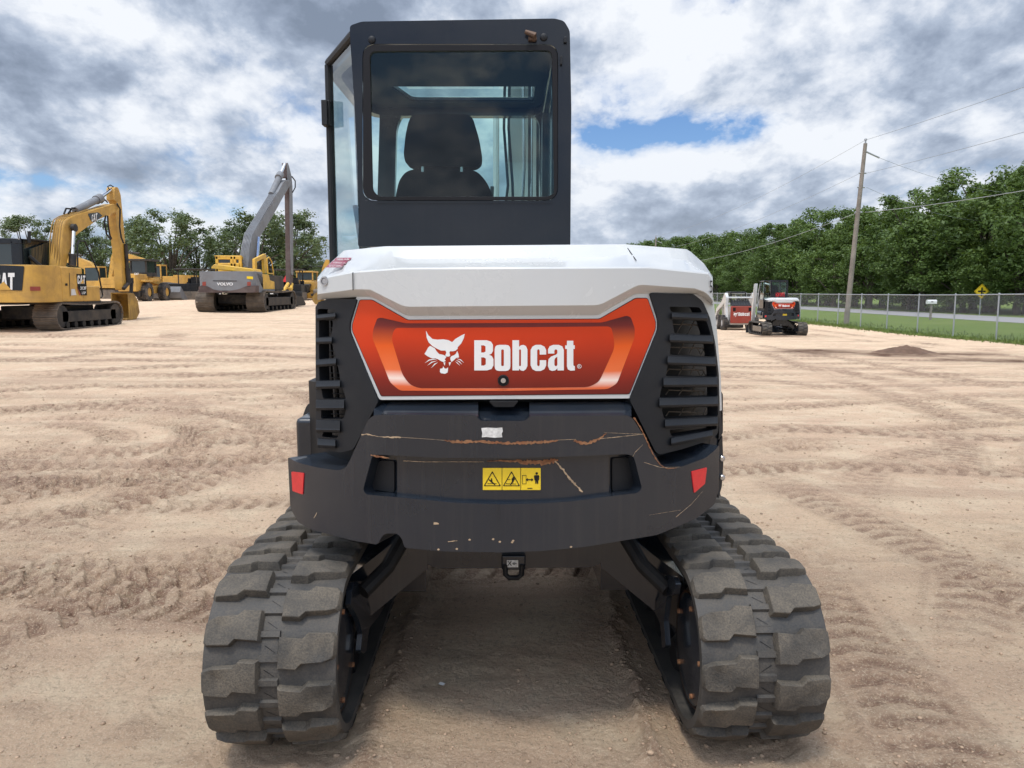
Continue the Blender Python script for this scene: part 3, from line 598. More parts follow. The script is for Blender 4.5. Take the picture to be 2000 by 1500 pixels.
# ================================================================== undercarriage
ZC, RB, YR, YF, LH = .322, .290, 2.665, 4.60, .032
PER = 2*(YF-YR)+2*PI*RB
def lp(s):                              # belt path: rear curve, top, front curve, bottom -> (y,z, normal y, normal z)
    s %= PER; q = PI*RB; L = YF-YR
    if s < q: a = -PI/2-s/RB; return (YR+RB*math.cos(a), ZC+RB*math.sin(a), math.cos(a), math.sin(a))
    s -= q
    if s < L:
        sag = -.012*math.sin(PI*s/L); return (YR+s, ZC+RB+sag, 0, 1)
    s -= L
    if s < q: a = PI/2-s/RB; return (YF+RB*math.cos(a), ZC+RB*math.sin(a), math.cos(a), math.sin(a))
    s -= q; return (YF-s, ZC-RB, 0, -1)
def lpt(s, x, h): y, z, ny, nz = lp(s); return Vector((x, y+ny*h, z+nz*h))
def rubber_track(xi, xo, sgn):
    mb = MB(xf=uyaw); n = 220; th = .032; W = xo-xi
    prof = [(0, -.004), (.03, 0), (.97, 0), (1, -.004), (1, -th), (.6, -th), (.56, -th-.02), (.44, -th-.02), (.4, -th), (0, -th)]
    rows = [[lpt(PER*i/n, xi+W*a, h) for i in range(n+1)] for a, h in prof+[prof[0]]]
    mb.grid(rows)
    mb.marks.append((len(mb.f), 1)); np_ = 38; P = PER/np_; cw_ = .062*W/.42
    for k in range(np_):
        for colm in (0, 1):
            s0 = k*P+(P/2 if colm else 0); jit = random.uniform(-.002, .002)
            pol = [(.0, .000), (.0, .094), (.32, .097), (.42, .080), (.80, .076), (.95, .066), (.99, .055), (.99, .000), (.93, -.012), (.52, -.012), (.42, .006)]
            half = (W-cw_)/2
            pw = [((xi+W/2+cw_/2+u*half) if colm else (xi+W/2-cw_/2-u*half), s0+v+jit, u) for u, v in pol]
            if colm: pw = [(x, s0+.088-(s-s0), u) for x, s, u in pw]
            dens = []
            for i in range(len(pw)):
                a = pw[i]; b = pw[(i+1) % len(pw)]; kk = max(1, int((abs(a[1]-b[1]))/.022))
                for j in range(kk): t = j/kk; dens.append(tuple(a[q]*(1-t)+b[q]*t for q in range(3)))
            cx = sum(p[0] for p in dens)/len(dens); cs = sum(p[1] for p in dens)/len(dens); nn = len(dens)
            wr = random.uniform(.9, 1.05); v = []
            for sc, h in ((1.05, -.002), (.985, LH*.75), (.955, LH*.94), (.91, LH), (.55, LH)):
                for x, s, u in dens:
                    edge = 1-.42*max(0, u-.78)/.22 if h > 0 else 1
                    v.append(lpt(cs+(s-cs)*sc, cx+(x-cx)*sc, h*wr*edge))
            v.append(lpt(cs, cx, LH*wr)); f = []
            for rI in range(4):
                for j in range(nn): a = rI*nn+j; b = rI*nn+(j+1) % nn; f.append((a, b, b+nn, a+nn))
            f += [(4*nn+j, 4*nn+(j+1) % nn, 5*nn) for j in range(nn)]
            mb.add(v, f)
    mb.marks.append((len(mb.f), 0))
    for k in range(np_*2):               # cross ribs in the middle channel
        s0 = k*P/2+.01; c = xi+W/2; h = .011
        A = [lpt(s0+d, c+e, hh) for hh in (0, h) for d, e in ((0, -cw_/2), (.026, -cw_/2), (.026, cw_/2), (0, cw_/2))]
        A[4:] = [lpt(s0+d, c+e*.96, h) for d, e in ((.004, -cw_/2), (.022, -cw_/2), (.022, cw_/2), (.004, cw_/2))]; mb.hexa(A)
    mb.marks.append((len(mb.f), 2))
    for k in range(np_*2):
        s0 = k*P/2+.041; c = xi+W/2; d = -1 if sgn < 0 else random.choice((-1, 1))
        q = [(s0, c-.018*d, 0), (s0+.022, c+.016*d, 0)]
        a, b = q; mb.add([lpt(a[0], a[1]-.0012, .0012), lpt(a[0], a[1]+.0012, .0012), lpt(b[0], b[1]+.0022, .0012), lpt(b[0], b[1]-.0022, .0012)], [(0, 1, 2, 3)])
    t = mb.build('rubber_track', [M['belt'], M['rubber'], M['ink']], root, 0, smooth=30)
    # wheels and frame inside the belt
    xin = xi if sgn > 0 else xo; sd = 1 if sgn > 0 else -1   # xin = edge nearest to the machine's middle
    f = MB(xf=uyaw)
    f.box(min(xin+sd*.07, xin+sd*.35), max(xin+sd*.07, xin+sd*.35), 2.9, 4.35, .16, .43)
    f.box(min(xin+sd*.10, xin+sd*.32), max(xin+sd*.10, xin+sd*.32), 2.75, 2.95, .22, .40)
    fr = f.build('track_frame', M['cw'], root, .015)
    f = MB(xf=uyaw)
    f.lathe((xin+sd*.030, YR, ZC-.02), (sd, 0, 0), [(0, .205), (.02, .222), (.30, .222), (.31, .20)], 48)
    f.build('drive_wheel', M['rustrim'], root)
    f = MB(xf=uyaw).lathe((xin+sd*.026, YR, ZC-.02), (sd, 0, 0), [(0, 0), (0, .17), (.004, .196), (.03, .2)], 48)
    dw = f.build('motor_cover', M['cw'], root)
    f = MB(xf=uyaw)
    for k in range(5): a = 2*PI*k/5+.5; f.lathe((xin+sd*.024, YR+.165*math.cos(a), ZC-.02+.165*math.sin(a)), (-sd, 0, 0), [(-.004, .010), (.006, .009), (.006, 0)], 8)
    f.split('cover_bolt', M['rust'], dw)
    f = MB(xf=uyaw); f.lathe((xin+sd*.05, YF, ZC), (sd, 0, 0), [(0, 0), (0, .22), (.02, .25), (.28, .25), (.28, 0)], 40); f.build('idler_wheel', M['black'], root)
    for yy in (3.0, 3.3, 3.6, 3.9, 4.2):
        f = MB(xf=uyaw); f.lathe((xin+sd*.05, yy, .115), (sd, 0, 0), [(0, 0), (0, .06), (.02, .08), (.06, .08), (.08, .06), (.24, .06), (.26, .08), (.3, .08), (.3, 0)], 20); f.build('track_roller', M['black'], root)
    return t
rubber_track(-1.030, -.598, -1)
rubber_track(.602, 1.026, 1)
# brackets at the inner side of each belt
def C7(p): return (380+p[0]/2.884, 960+p[1]/2.884)
def C8(p): return (1140+p[0]/2.778, 960+p[1]/2.778)
MB().poly([rnd([C7(p) for p in [(885, 560), (900, 508), (985, 498), (1060, 560), (1068, 650), (1040, 700), (985, 770), (968, 900), (950, 915), (935, 900), (945, 800), (925, 720), (880, 640)]], 3),
           rnd([C7(p) for p in [(985, 562), (1008, 575), (1025, 605), (1022, 645), (998, 655), (975, 640), (974, 590)]], 2)], MX(-.580), .02).build('lifting_bracket', M['cw'], root, .004)
MB().poly([rnd([C8(p) for p in [(325, 480), (350, 450), (400, 445), (480, 460), (500, 500), (490, 560), (450, 570), (435, 700), (445, 840), (425, 850), (415, 720), (390, 660), (330, 600), (322, 560)]], 3),
           rnd([C8(p) for p in [(370, 512), (400, 515), (412, 560), (395, 592), (370, 580), (362, 545)]], 2)], MX(.590), .02).build('lifting_bracket', M['cw'], root, .004)
cb = MB(xf=uyaw)
cb.poly([rnd([(-.40, .72), (.40, .72), (.40, .50), (.33, .455), (-.33, .455), (-.40, .50)], .03)], lambda x, z, d=0: Vector((x, 3.08+d, z)), 1.05)
for sx in (-1, 1):
    for (y0, y1, y2, y3) in ((3.08, 3.42, 3.00, 3.30), (3.78, 4.12, 3.95, 4.25)):
        a, b = sx*.36, sx*.69
        cb.hexa([(a, y0, .455), (b, y2, .20), (b, y3, .20), (a, y1, .455), (a, y0, .68), (b, y2, .44), (b, y3, .44), (a, y1, .68)])
for sx in (-1, 1): cb.box(min(sx*.38, sx*.70), max(sx*.38, sx*.70), 3.22, 3.98, .30, .60)
cb = cb.build('car_body', M['cw'], root, .015)
for sx in (-1, 1):
    MB(xf=uyaw).tube([(sx*.30, 3.10, .70), (sx*.42, 3.0, .66), (sx*.50, 2.9, .53), (sx*.58, 2.8, .47)], [.035, .032, .03, .03], 10).build('travel_hose', M['black'], cb)
p = at(1003, 1112, 3.05)
MB().tube([p+Vector((-.035, 0, .02)), p+Vector((-.033, 0, -.022)), p+Vector((-.018, 0, -.036)), p+Vector((.018, 0, -.036)), p+Vector((.033, 0, -.022)), p+Vector((.035, 0, .02))], .011, 10).build('tow_eye', M['black'], cb)
MB().box(p.x-.05, p.x+.05, 3.05, 3.09, p.z-.005, p.z+.06).build('eye_plate', M['cw'], cb, .008)
MB().poly([rr(990, 1094, 1012, 1108, 1)], MY(3.046), .002).build('plate', M['labelw'], cb)
mb = MB(); f_ = MY(3.044); scar(mb, [(992, 1096, 1), (999, 1105, 1)], 1.4, f_); scar(mb, [(999, 1096, 1), (992, 1105, 1)], 1.4, f_); scar(mb, [(1001, 1101, 1), (1010, 1101, 1)], 1.2, f_); mb.poly([circ(1004, 1101, 2.5, 10), circ(1004, 1101, 1.7, 10)], f_); mb.build('plate_symbols', M['ink'], cb)
# dozer blade at the front
bl = MB(xf=uyaw)
bl.poly([[(5.30, .02), (5.36, .02), (5.40, .18), (5.36, .34), (5.30, .40), (5.25, .40), (5.30, .30), (5.32, .18)]], lambda y, z, d=0: Vector((-1.0+d, y, z)), 2.0)
bl.box(-.5, -.38, 4.0, 5.32, .2, .34).box(.38, .5, 4.0, 5.32, .2, .34); bl.build('dozer_blade', M['cw'], root, .01)
root['category'] = 'excavator'
# ---- the same kind of machine parked by the fence
mini = copy_tree(root, None, ('boom', 'rust_scratch', 'paint_scuff', 'worn_sticker', 'service_sticker'))
mini['label'] = 'distant white compact excavator parked near the fence, right of the red skid steer'
mini.location = (12.55, 36.4, gz(12.55, 36.4)-.01); mini.rotation_euler = (0, 0, math.radians(-3))
W0 = Vector(mini.location)
b2 = MB().poly([rnd([(1.0, .75), (1.3, .7), (1.55, 1.5), (1.55, 2.1), (1.3, 2.45), (1.15, 2.40), (1.22, 2.0), (1.15, 1.5)], .04)], lambda y, z, d=0: W0+Vector((-.62+d, y-.3, z)), .2)
b2.tube([W0+Vector((-.55, .92, 2.46)), W0+Vector((-.25, .55, 2.36))], .035, 8)
b2 = b2.build('boom', M['white'], mini, .01)
MB().poly([rnd([(1.45, 2.42), (1.62, 2.40), (1.9, 1.3), (1.9, .6), (1.78, .6), (1.6, 1.4)], .03)], lambda y, z, d=0: W0+Vector((-.80+d, y-.2, z)), .14).build('stick', M['white'], b2, .01)
mb = MB()
for k in range(3): mb.tube([W0+Vector((-.66+.02*k, .7, .8)), W0+Vector((-.68, 1.0, 1.5)), W0+Vector((-.66+.02*k, .85, 2.3))], .012, 6)
mb.split('hose', M['black'], b2)
mb = MB(); text_px(mb, 'FOR SALE', 0, 10, 10, 0, lambda a, b, d=0: W0+Vector((-.33+a*.04, -.712, 1.99-b*.018)), .02)
mb.build('window_lettering', M['red'], mini)
# ================================================================== machines in the background
def conv(ox, oy, s): return lambda pts: [(ox+p[0]/s, oy+p[1]/s) for p in pts]
def steel_track(parent, x0, x1, y0, y1, zb, h, np_=44):
    r = h/2-.03; zc = zb+h/2; L = (y1-y0)-2*(r+.03); ya = y0+r+.03; yb = y1-r-.03; per = 2*L+2*PI*r
    def q(s):
        s %= per
        if s < PI*r: a = -PI/2-s/r; return ya+r*math.cos(a), zc+r*math.sin(a), math.cos(a), math.sin(a)
        s -= PI*r
        if s < L: return ya+s, zc+r-.05*math.sin(PI*s/L), 0, 1
        s -= L
        if s < PI*r: a = PI/2-s/r; return yb+r*math.cos(a), zc+r*math.sin(a), math.cos(a), math.sin(a)
        s -= PI*r; return yb-s, zc-r, 0, -1
    mb = MB(); P = per/np_
    for k in range(np_):
        for (sa, sb, h0, h1) in ((.03, .97, -.02, .012), (.05, .16, .0, .035), (.46, .56, .0, .03), (.84, .95, .0, .035)):
            A = []
            for hh in (h0, h1):
                for (ss, xx) in ((sa, x0), (sb, x0), (sb, x1), (sa, x1)): y, z, ny, nz = q((k+ss)*P); A.append((xx, y+ny*hh, z+nz*hh))
            mb.hexa(A)
    t = mb.build('steel_track', M['trsteel'], parent, 0, smooth=20)
    m = MB(); e = .05; m.box(x0+e, x1-e, ya, yb, zb+h*.28, zb+h*.68)
    m.lathe((x0+e, ya, zc), (1, 0, 0), [(0, 0), (0, r*.55), (.03, r*.85), (x1-x0-2*e, r*.85), (x1-x0-2*e, 0)], 24)
    m.lathe((x0+e, yb, zc), (1, 0, 0), [(0, 0), (0, r*.6), (.03, r*.9), (x1-x0-2*e, r*.9), (x1-x0-2*e, 0)], 24)
    m.build('track_frame', M['grime'], parent, .01)
    m = MB()
    for i in range(7): y = ya+(yb-ya)*(i+.5)/7; m.lathe((x0+e-.02, y, zb+.15), (1, 0, 0), [(0, 0), (0, .10), (x1-x0-2*e+.04, .10), (x1-x0-2*e+.04, 0)], 14)
    m.split('track_roller', M['black'], parent)
def bucket(parent, prof, x0, x1, mat, name='bucket'):    # prof: world (y,z) from hinge round the back to the teeth
    mb = MB(); th = .035
    rows = [[Vector((x, y, z)) for y, z in prof] for x in (x0, x1)]
    c = (sum(p[0] for p in prof)/len(prof), sum(p[1] for p in prof)/len(prof))
    inn_ = [(p[0]+(c[0]-p[0])*.10, p[1]+(c[1]-p[1])*.10) for p in prof]
    mb.poly([list(prof)+inn_[::-1]], lambda y, z, d=0: Vector((x0+d, y, z)), x1-x0)
    mb.poly([list(prof)], lambda y, z, d=0: Vector((x0-.012+d, y, z)), th); mb.poly([list(prof)], lambda y, z, d=0: Vector((x1+.012-th+d, y, z)), th)
    ty, tz = prof[-1]
    for k in range(5): x = x0+(x1-x0)*(k+.5)/5; mb.rbox((x, ty-.06, tz+.02), (.07, .22, .05))
    return mb.build(name, mat, parent, .006)
def YZ(px, py, X): p = MX(X)(px, py); return (p.y, p.z)
# ---------------------------------------------------------- yellow excavator, left edge
cat = thing('crawler_excavator', 'yellow crawler excavator with black cab and bent boom at the left edge', 'excavator', (-14.95, 25, gz(-14.95, 25)))
zg = cat.location.z-.02
steel_track(cat, -14.30, -13.58, 22.95, 26.95, zg, .84)
steel_track(cat, -16.55, -15.83, 22.95, 26.95, zg, .84)
MB().box(-15.85, -14.2, 23.9, 26.2, zg+.30, zg+.72).lathe((-14.95, 25, zg+.70), (0, 0, 1), [(0, 0), (0, .55), (.2, .55), (.2, 0)], 28).build('car_body', M['grime'], cat, .03)
XS = -13.64
fp = rnd([(-16.25, 22.3), (XS, 22.3), (XS, 24.62), (-16.25, 24.62)], .02)
def fpr(x0, x1, y0, y1, r): # rounded rear corners
    o = []
    for k in range(7): a = PI+PI/2*k/6; o.append((x0+r+r*math.cos(a), y0+r+r*math.sin(a)))
    for k in range(7): a = -PI/2+PI/2*k/6; o.append((x1-r+r*math.cos(a), y0+r+r*math.sin(a)))
    return o+[(x1, y1), (x0, y1)]
PZ = lambda z0: (lambda x, y, d=0: Vector((x, y, z0+d)))
MB().poly([fpr(-16.25, XS, 22.3, 23.45, .42)], PZ(1.27), 1.08).build('counterweight', M['catyel'], cat, .07, seg=3)
MB().box(-15.2, XS+.004, 23.452, 24.62, 1.27, 2.33).box(-15.2, XS, 24.622, 25.62, 1.27, 1.76).build('side_housing', M['catyel'], cat, .04, seg=3)
MB().box(-16.25, -13.66, 23.4, 25.7, 1.20, 1.30).box(-16.2, -15.2, 23.4, 26.0, 1.3, 2.1).box(-15.25, -14.6, 24.6, 25.4, 1.3, 2.2).build('deck', M['grime'], cat, .02)
MB().box(-15.5, -13.9, 23.3, 24.3, 2.30, 2.36).build('engine_cover', M['catyel'], cat, .02)
m = MX(XS+.012); pp = lambda L: [( -.0+p[0]/4.6867, 340+p[1]/4.6867) for p in L]
f3 = conv(0, 340, 4.6867)
pan = MB().poly([f3([(700, 915), (785, 915), (795, 1110), (742, 1110), (712, 1050)])], m, -.006).build('side_panel', M['cab'], cat)
def cat_word(mb, x0, y0, x1, y1, fn):
    w = (x1-x0)/3.0; h = y1-y0; g = w*.92
    def P(L, k): return [(x0+k*w+a*g, y0+b*h) for a, b in L]
    mb.poly([P([(.95, .36), (.62, .36), (.62, .25), (.52, .17), (.40, .25), (.40, .75), (.52, .83), (.62, .75), (.62, .62), (.95, .62), (.95, .85), (.8, 1), (.2, 1), (.05, .85), (.05, .15), (.2, 0), (.8, 0), (.95, .15)], 0)], fn)
    mb.poly([P([(.34, 0), (.68, 0), (1.02, 1), (.68, 1), (.62, .80), (.40, .80), (.34, 1), (0, 1)], 1), P([(.51, .32), (.59, .60), (.43, .60)], 1)], fn)
    mb.poly([P([(0, 0), (1, 0), (1, .24), (.67, .24), (.67, 1), (.33, 1), (.33, .24), (0, .24)], 2)], fn); return mb
m2 = MX(XS+.022)
mb = cat_word(MB(), 151.2, 538, 167, 554.5, m2); text_px(mb, '313F', 157, 559.5, 168.5, 566, m2, .03); text_px(mb, 'LGP', 160, 569.5, 167.5, 574.5, m2, .02); mb.build('side_lettering', M['letter'], pan)
MB().poly([f3([(735, 1002), (762, 960), (772, 1002)])], MX(XS+.026)).build('lettering_triangle', M['catyel'], pan)
MB().poly([f3([(705, 1035), (712, 1035), (745, 1108), (728, 1108)])], MX(XS+.0175)).build('red_stripe', M['skred'], pan)
MB().poly([f3([(652, 1052), (685, 1052), (700, 1108), (652, 1110)])], m).build('flag_sticker', M['labelw'], cat)
MB().poly([f3([(598, 1000), (618, 1000), (618, 1022), (598, 1022)])], m, -.004).build('door_latch', M['ink'], cat)
MB().poly([f3([(632, 905), (637, 905), (646, 1118), (641, 1118)])], m).build('panel_seam', M['grime'], cat)
bp = MY(22.286)
back = MB().poly([rnd([(-30, 516), (47, 520), (43, 567.5), (-30, 566)], 2)], bp, .01).build('rear_panel', M['cab'], cat)
mb = cat_word(MB(), -12, 533, 29.5, 566, MY(22.278)); mb.build('rear_lettering', M['letter'], back)
MB().poly([[(-10, 566.3), (6, 550), (10, 553), (22, 566.3)]], MY(22.270)).build('lettering_triangle', M['catyel'], back)
MB().rbox((-13.80, 22.40, 1.67), (.26, .03, .12), (0, 0, PI/4)).build('reflector', M['skred'], cat)
# cab
cb1 = MB()
Xa, Xb, Ya, Yb, Z0, Z1 = -16.15, -15.24, 24.2, 25.9, 2.1, 3.22
cb1.box(Xa, Xb, Ya, Yb, Z0, Z0+.28).box(Xa, Xb, Ya, Yb, Z1-.16, Z1)
for x in (Xa+.05, Xb-.05):
    for y in (Ya+.05, Yb-.05): cb1.box(x-.05, x+.05, y-.05, y+.05, Z0, Z1)
cb1.box(Xb-.34, Xb, Ya, Ya+.08, Z0, Z1); cbo = cb1.build('cab', M['cab'], cat, .02)
MB().box(Xa+.02, Xb-.02, Ya+.02, Yb-.02, Z0+.28, Z1-.16).build('window', M['darkglass'], cbo)
mb = MB(); mb.tube([at(57, 474, 24.4), at(57, 452, 24.4)], .05, 8).tube([at(96, 472, 25.6), at(57, 467, 24.4)], .03, 6); mb.tube([at(57, 500, 24.4), at(82, 522, 24.6)], .06, 6); mb.build('mirror_arm', M['plastic'], cat)
MB().poly([[(58, 487), (94, 473), (92, 524), (62, 524)]], MX(-15.15), .03).build('side_window', M['darkglass'], cat)
# boom
XB = -14.66
bm_ = MB().poly([rnd(f3([(548, 860), (560, 760), (588, 480), (602, 432), (640, 402), (710, 374), (830, 338), (1048, 272), (1075, 280), (1085, 305), (1062, 345), (1005, 372), (900, 415), (790, 490), (700, 556), (652, 640), (624, 760), (600, 860)]), 3)], MX(XB), .36).build('boom', M['catyel'], cat, .02)
lg = MB().poly([rnd(f3([(805, 362), (900, 350), (940, 380), (905, 410), (850, 442), (825, 415)]), 2)], MX(XB+.01)).build('boom_plate', M['cab'], bm_)
cat_word(MB(), 179, 417.5, 190.5, 431, lambda a, b, d=0: MX(XB+.02)(a, b-(a-185)*.35)).build('plate_lettering', M['letter'], lg)
mb = MB(); mid = MX(-14.92)
mb.tube([mid(*f3([(690, 335)])[0]), mid(*f3([(905, 225)])[0])], .125, 12).tube([mid(*f3([(880, 238)])[0]), mid(*f3([(918, 218)])[0])], .16, 12); ac = mb.build('arm_cylinder', M['volgrey'], bm_)
MB().tube([mid(*f3([(915, 220)])[0]), mid(*f3([(1030, 135)])[0])], .06, 10).build('piston_rod', M['chrome'], ac)
mb = MB(); mm = MX(XB+.10); mb.tube([mm(*f3([(662, 840)])[0]), mm(*f3([(665, 735)])[0])], .12, 12); mb.lathe(mm(*f3([(675, 492)])[0])+Vector((-.05, 0, 0)), (1, 0, 0), [(0, 0), (0, .13), (.12, .13), (.12, 0)], 16); bc = mb.split('boom_cylinder', M['grime'], bm_)[0]
MB().tube([mm(*f3([(665, 740)])[0]), mm(*f3([(675, 500)])[0])], .065, 10).build('piston_rod', M['chrome'], bc)
mb = MB()
for k in range(5):
    o = MX(-15.06+.09*k); mb.tube([o(*p) for p in f3([(452+22*k, 850), (458+22*k, 600), (474+22*k, 470), (492+22*k, 418), (540+21*k, 388), (655+21*k, 350), (735+20*k, 322)])], .017, 6)
mb.split('pipe_line', M['pipeyel'], bm_)
mb = MB()
mb.tube([mid(*p) for p in f3([(585, 365), (605, 315), (650, 318), (640, 350)])], .03, 6).tube([mid(*p) for p in f3([(625, 360), (660, 310), (700, 315), (690, 345)])], .03, 6)
mb.tube([mid(*p) for p in f3([(930, 265), (960, 235), (985, 260)])], .025, 6).tube([mid(*p) for p in f3([(1000, 140), (985, 115), (1010, 100), (1040, 118)])], .02, 6)
o = MX(XB+.05)
mb.tube([o(*p) for p in f3([(968, 380), (955, 440), (975, 550), (1015, 600)])], .03, 6).tube([o(*p) for p in f3([(985, 380), (990, 460), (1005, 560), (1020, 590)])], .03, 6)
mb.tube([o(*p) for p in f3([(1070, 270), (1100, 320), (1095, 480), (1110, 580), (1130, 630)])], .03, 6); mb.split('hose', M['black'], bm_)
sk_ = MB().poly([rnd(f3([(1048, 126), (1070, 116), (1085, 132), (1105, 190), (1115, 290), (1140, 560), (1160, 840), (1162, 950), (1150, 1062), (1125, 1062), (1118, 960), (1112, 820), (1090, 620), (1068, 480), (1056, 375), (1066, 345), (1080, 280), (1062, 246), (1048, 240)]), 3)], MX(-14.78), .30).build('stick', M['catyel'], cat, .02)
mb = MB(); o = MX(-14.72); mb.tube([o(*p) for p in f3([(1150, 640), (1165, 860)])], .07, 8).tube([o(*p) for p in f3([(1165, 860), (1178, 1000)])], .10, 8).tube([o(*p) for p in f3([(1205, 960), (1200, 1090)])], .07, 8); mb.tube([o(*p) for p in f3([(1130, 1050), (1190, 980)])], .07, 8); mb.split('bucket_linkage', M['grime'], sk_)
bkp = [YZ(*p, -14.5) for p in f3([(1165, 1085), (1215, 1092), (1252, 1160), (1270, 1265), (1238, 1335), (1180, 1356)])]
bkp = [(y, max(z, zg+.10)) for y, z in bkp]
bucket(cat, bkp, -15.12, -14.47, M['bucketyel'])
mb = MB(); o = MX(-14.1); mb.tube([o(*p) for p in f3([(712, 850), (708, 650), (722, 610), (775, 612), (900, 900), (940, 1110)])], .025, 6); mb.tube([o(*p) for p in f3([(940, 1110), (930, 1130), (800, 1128)])], .02, 6); mb.build('handrail', M['black'], cat)
# ---------------------------------------------------------- grey long reach excavator
vol = thing('long_reach_excavator', 'grey and faded yellow long reach excavator with tall raised boom and brown stick', 'excavator', (-12.8, 37, gz(-12.8, 37)))
zg = vol.location.z-.02; f4 = conv(360, 300, 4.6857)
def X_at(px, Y, py=560): return at(px, py, Y).x
steel_track(vol, X_at(480, 35), X_at(515.5, 35), 34.9, 40.2, zg, .98, 50)
steel_track(vol, X_at(381, 35), X_at(417, 35), 34.9, 40.2, zg, .98, 50)
MB().box(-13.8, -11.9, 35.6, 39.2, zg+.38, zg+.8).lathe((-12.8, 37, zg+.75), (0, 0, 1), [(0, 0), (0, .75), (.2, .75), (.2, 0)], 28).build('car_body', M['grime'], vol, .03)
xl, xr2 = X_at(388, 34.3), X_at(497, 34.3)
zc0, zc1 = at(440, 573, 34.3).z, at(440, 530, 34.3).z
cwv = MB().poly([fpr(xl, xr2+.02, 34.25, 35.4, .25)], PZ(zc0+.12), zc1-zc0-.12).build('counterweight', M['volgrey'], vol, .05, seg=3)
o = MY(34.235)
MB().poly([rnd(f4([(130, 1218), (160, 1205), (215, 1215), (270, 1245), (385, 1262), (500, 1240), (560, 1215), (650, 1205), (650, 1272), (130, 1272)]), 2)], o, .5).build('lower_band', M['volbrown'], cwv, .01)
mb = MB(); text_px(mb, 'VOLVO', *f4([(297, 1180)])[0], *f4([(445, 1207)])[0], MY(34.225), .035); mb.build('lettering', M['letter'], cwv)
for xx in (165, 575): MB().poly([f4([(xx, 1175), (xx+32, 1172), (xx+32, 1208), (xx, 1210)])], o, .01).build('tail_light', M['skred'], cwv)
MB().poly([f4([(260, 1160), (480, 1162), (478, 1168), (262, 1166)])], o, .01).build('pocket_edge', M['grime'], cwv)
MB().poly([f4([(572, 1122), (628, 1125), (628, 1150), (572, 1146)])], o, .006).build('label_plate', M['yellowlab'], cwv)
xs = xr2+.02
m = MX(xs+.006)
MB().poly([f4([(656, 1095), (775, 1108), (785, 1158), (825, 1172), (828, 1240), (720, 1240), (700, 1200)])], MX(xs), 1.1).build('side_housing', M['volyel'], vol, .02)
MB().poly([f4([(657, 1180), (700, 1200), (720, 1240), (828, 1243), (826, 1262), (657, 1272)])], MX(xs+.004), 1.0).build('side_skirt', M['volgrey'], vol, .01)
MB().poly([f4([(717, 1130), (720, 1130), (722, 1236), (719, 1236)])], m).build('panel_seam', M['grime'], vol)
MB().box(xl+.05, xs-.05, 35.3, 38.8, zc0+.15, zc1-.12).build('deck', M['grime'], vol, .02)
MB().poly([f4([(245, 1040), (270, 1012), (330, 1018), (625, 1055), (640, 1090), (560, 1088), (245, 1052)])], MY(35.3), 1.2).build('engine_cover', M['volyel'], vol, .04)
cbv = MB(); a = at(*f4([(285, 1030)])[0], 36.6); b = at(*f4([(520, 938)])[0], 36.6)
cbv.box(a.x, b.x, 36.6, 38.4, 1.8, a.z+.15).box(a.x, b.x, 36.6, 38.4, b.z-.16, b.z)
for x in (a.x+.07, a.x+(b.x-a.x)*.62, a.x+(b.x-a.x)*.74, b.x-.07):
    for y in (36.66, 38.34): cbv.box(x-.07, x+.07, y-.06, y+.06, 1.8, b.z)
cbv = cbv.build('cab', M['volyel'], vol, .03); MB().box(a.x+.03, b.x-.03, 36.65, 38.3, a.z+.05, b.z-.1).build('window', M['darkglass'], cbv)
XB = -12.45
bv = MB().poly([rnd(f4([(590, 1060), (600, 950), (612, 805), (628, 740), (655, 692), (765, 510), (858, 352), (900, 272), (925, 245), (975, 240), (985, 255), (962, 300), (900, 405), (800, 590), (730, 700), (690, 765), (668, 800), (650, 930), (632, 1060)]), 3)], MX(XB), .42).build('boom', M['volgrey'], vol, .02)
mb = MB()
for k in range(6): o = MX(-12.84+.07*k); mb.tube([o(*p) for p in f4([(515+13*k, 1040), (520+13*k, 900), (550+13*k, 745), (580+13*k, 690), (691+12*k, 512), (787+12*k, 355)])], .026, 6)
mb.split('pipe_line', M['volgrey'], bv)
mb = MB(); o = MX(-12.9)
mb.tube([o(*p) for p in f4([(760, 430), (785, 340), (830, 345), (840, 370), (800, 420)])], .035, 6).tube([MX(-12.4)(*p) for p in f4([(985, 210), (1015, 250), (1015, 310), (990, 355)])], .035, 6); mb.split('hose', M['black'], bv)
mb = MB(); o = MX(-12.75); mb.tube([o(*p) for p in f4([(795, 375), (868, 215)])], .16, 12).tube([o(*p) for p in f4([(860, 222), (880, 190)])], .2, 12); ac = mb.build('arm_cylinder', M['volgrey'], bv)
MB().tube([o(*p) for p in f4([(875, 195), (918, 98)])], .09, 10).build('piston_rod', M['chrome'], ac)
o = MX(-12.3); MB().tube([o(*p) for p in f4([(680, 765), (668, 955)])], .08, 10).build('boom_rod', M['chrome'], bv)
sv = MB().poly([rnd(f4([(938, 88), (948, 84), (960, 120), (982, 210), (990, 300), (996, 700), (998, 1110), (990, 1200), (975, 1200), (972, 1100), (968, 700), (962, 330), (968, 290), (972, 225), (938, 228)]), 2)], MX(-12.62), .28).build('stick', M['volbrown'], vol, .02)
MB().poly([rnd(f4([(942, 86), (948, 84), (960, 120), (982, 210), (990, 300), (996, 700), (998, 1110), (978, 1110), (968, 700), (963, 300), (942, 225)]), 2)], MX(-12.60), .02).build('side_plate', M['volgrey'], sv)
mb = MB(); o = MX(-12.62); mb.tube([o(*p) for p in f4([(950, 1190), (900, 1270)])], .09, 8).tube([o(*p) for p in f4([(985, 1190), (965, 1290)])], .09, 8).tube([o(*p) for p in f4([(940, 1230), (985, 1235)])], .07, 8); mb.split('bucket_linkage', M['volyel'], sv)
bkp = [YZ(*p, -12.4) for p in f4([(870, 1300), (960, 1290), (1050, 1312), (1080, 1375), (1075, 1405), (1000, 1412), (930, 1408)])]
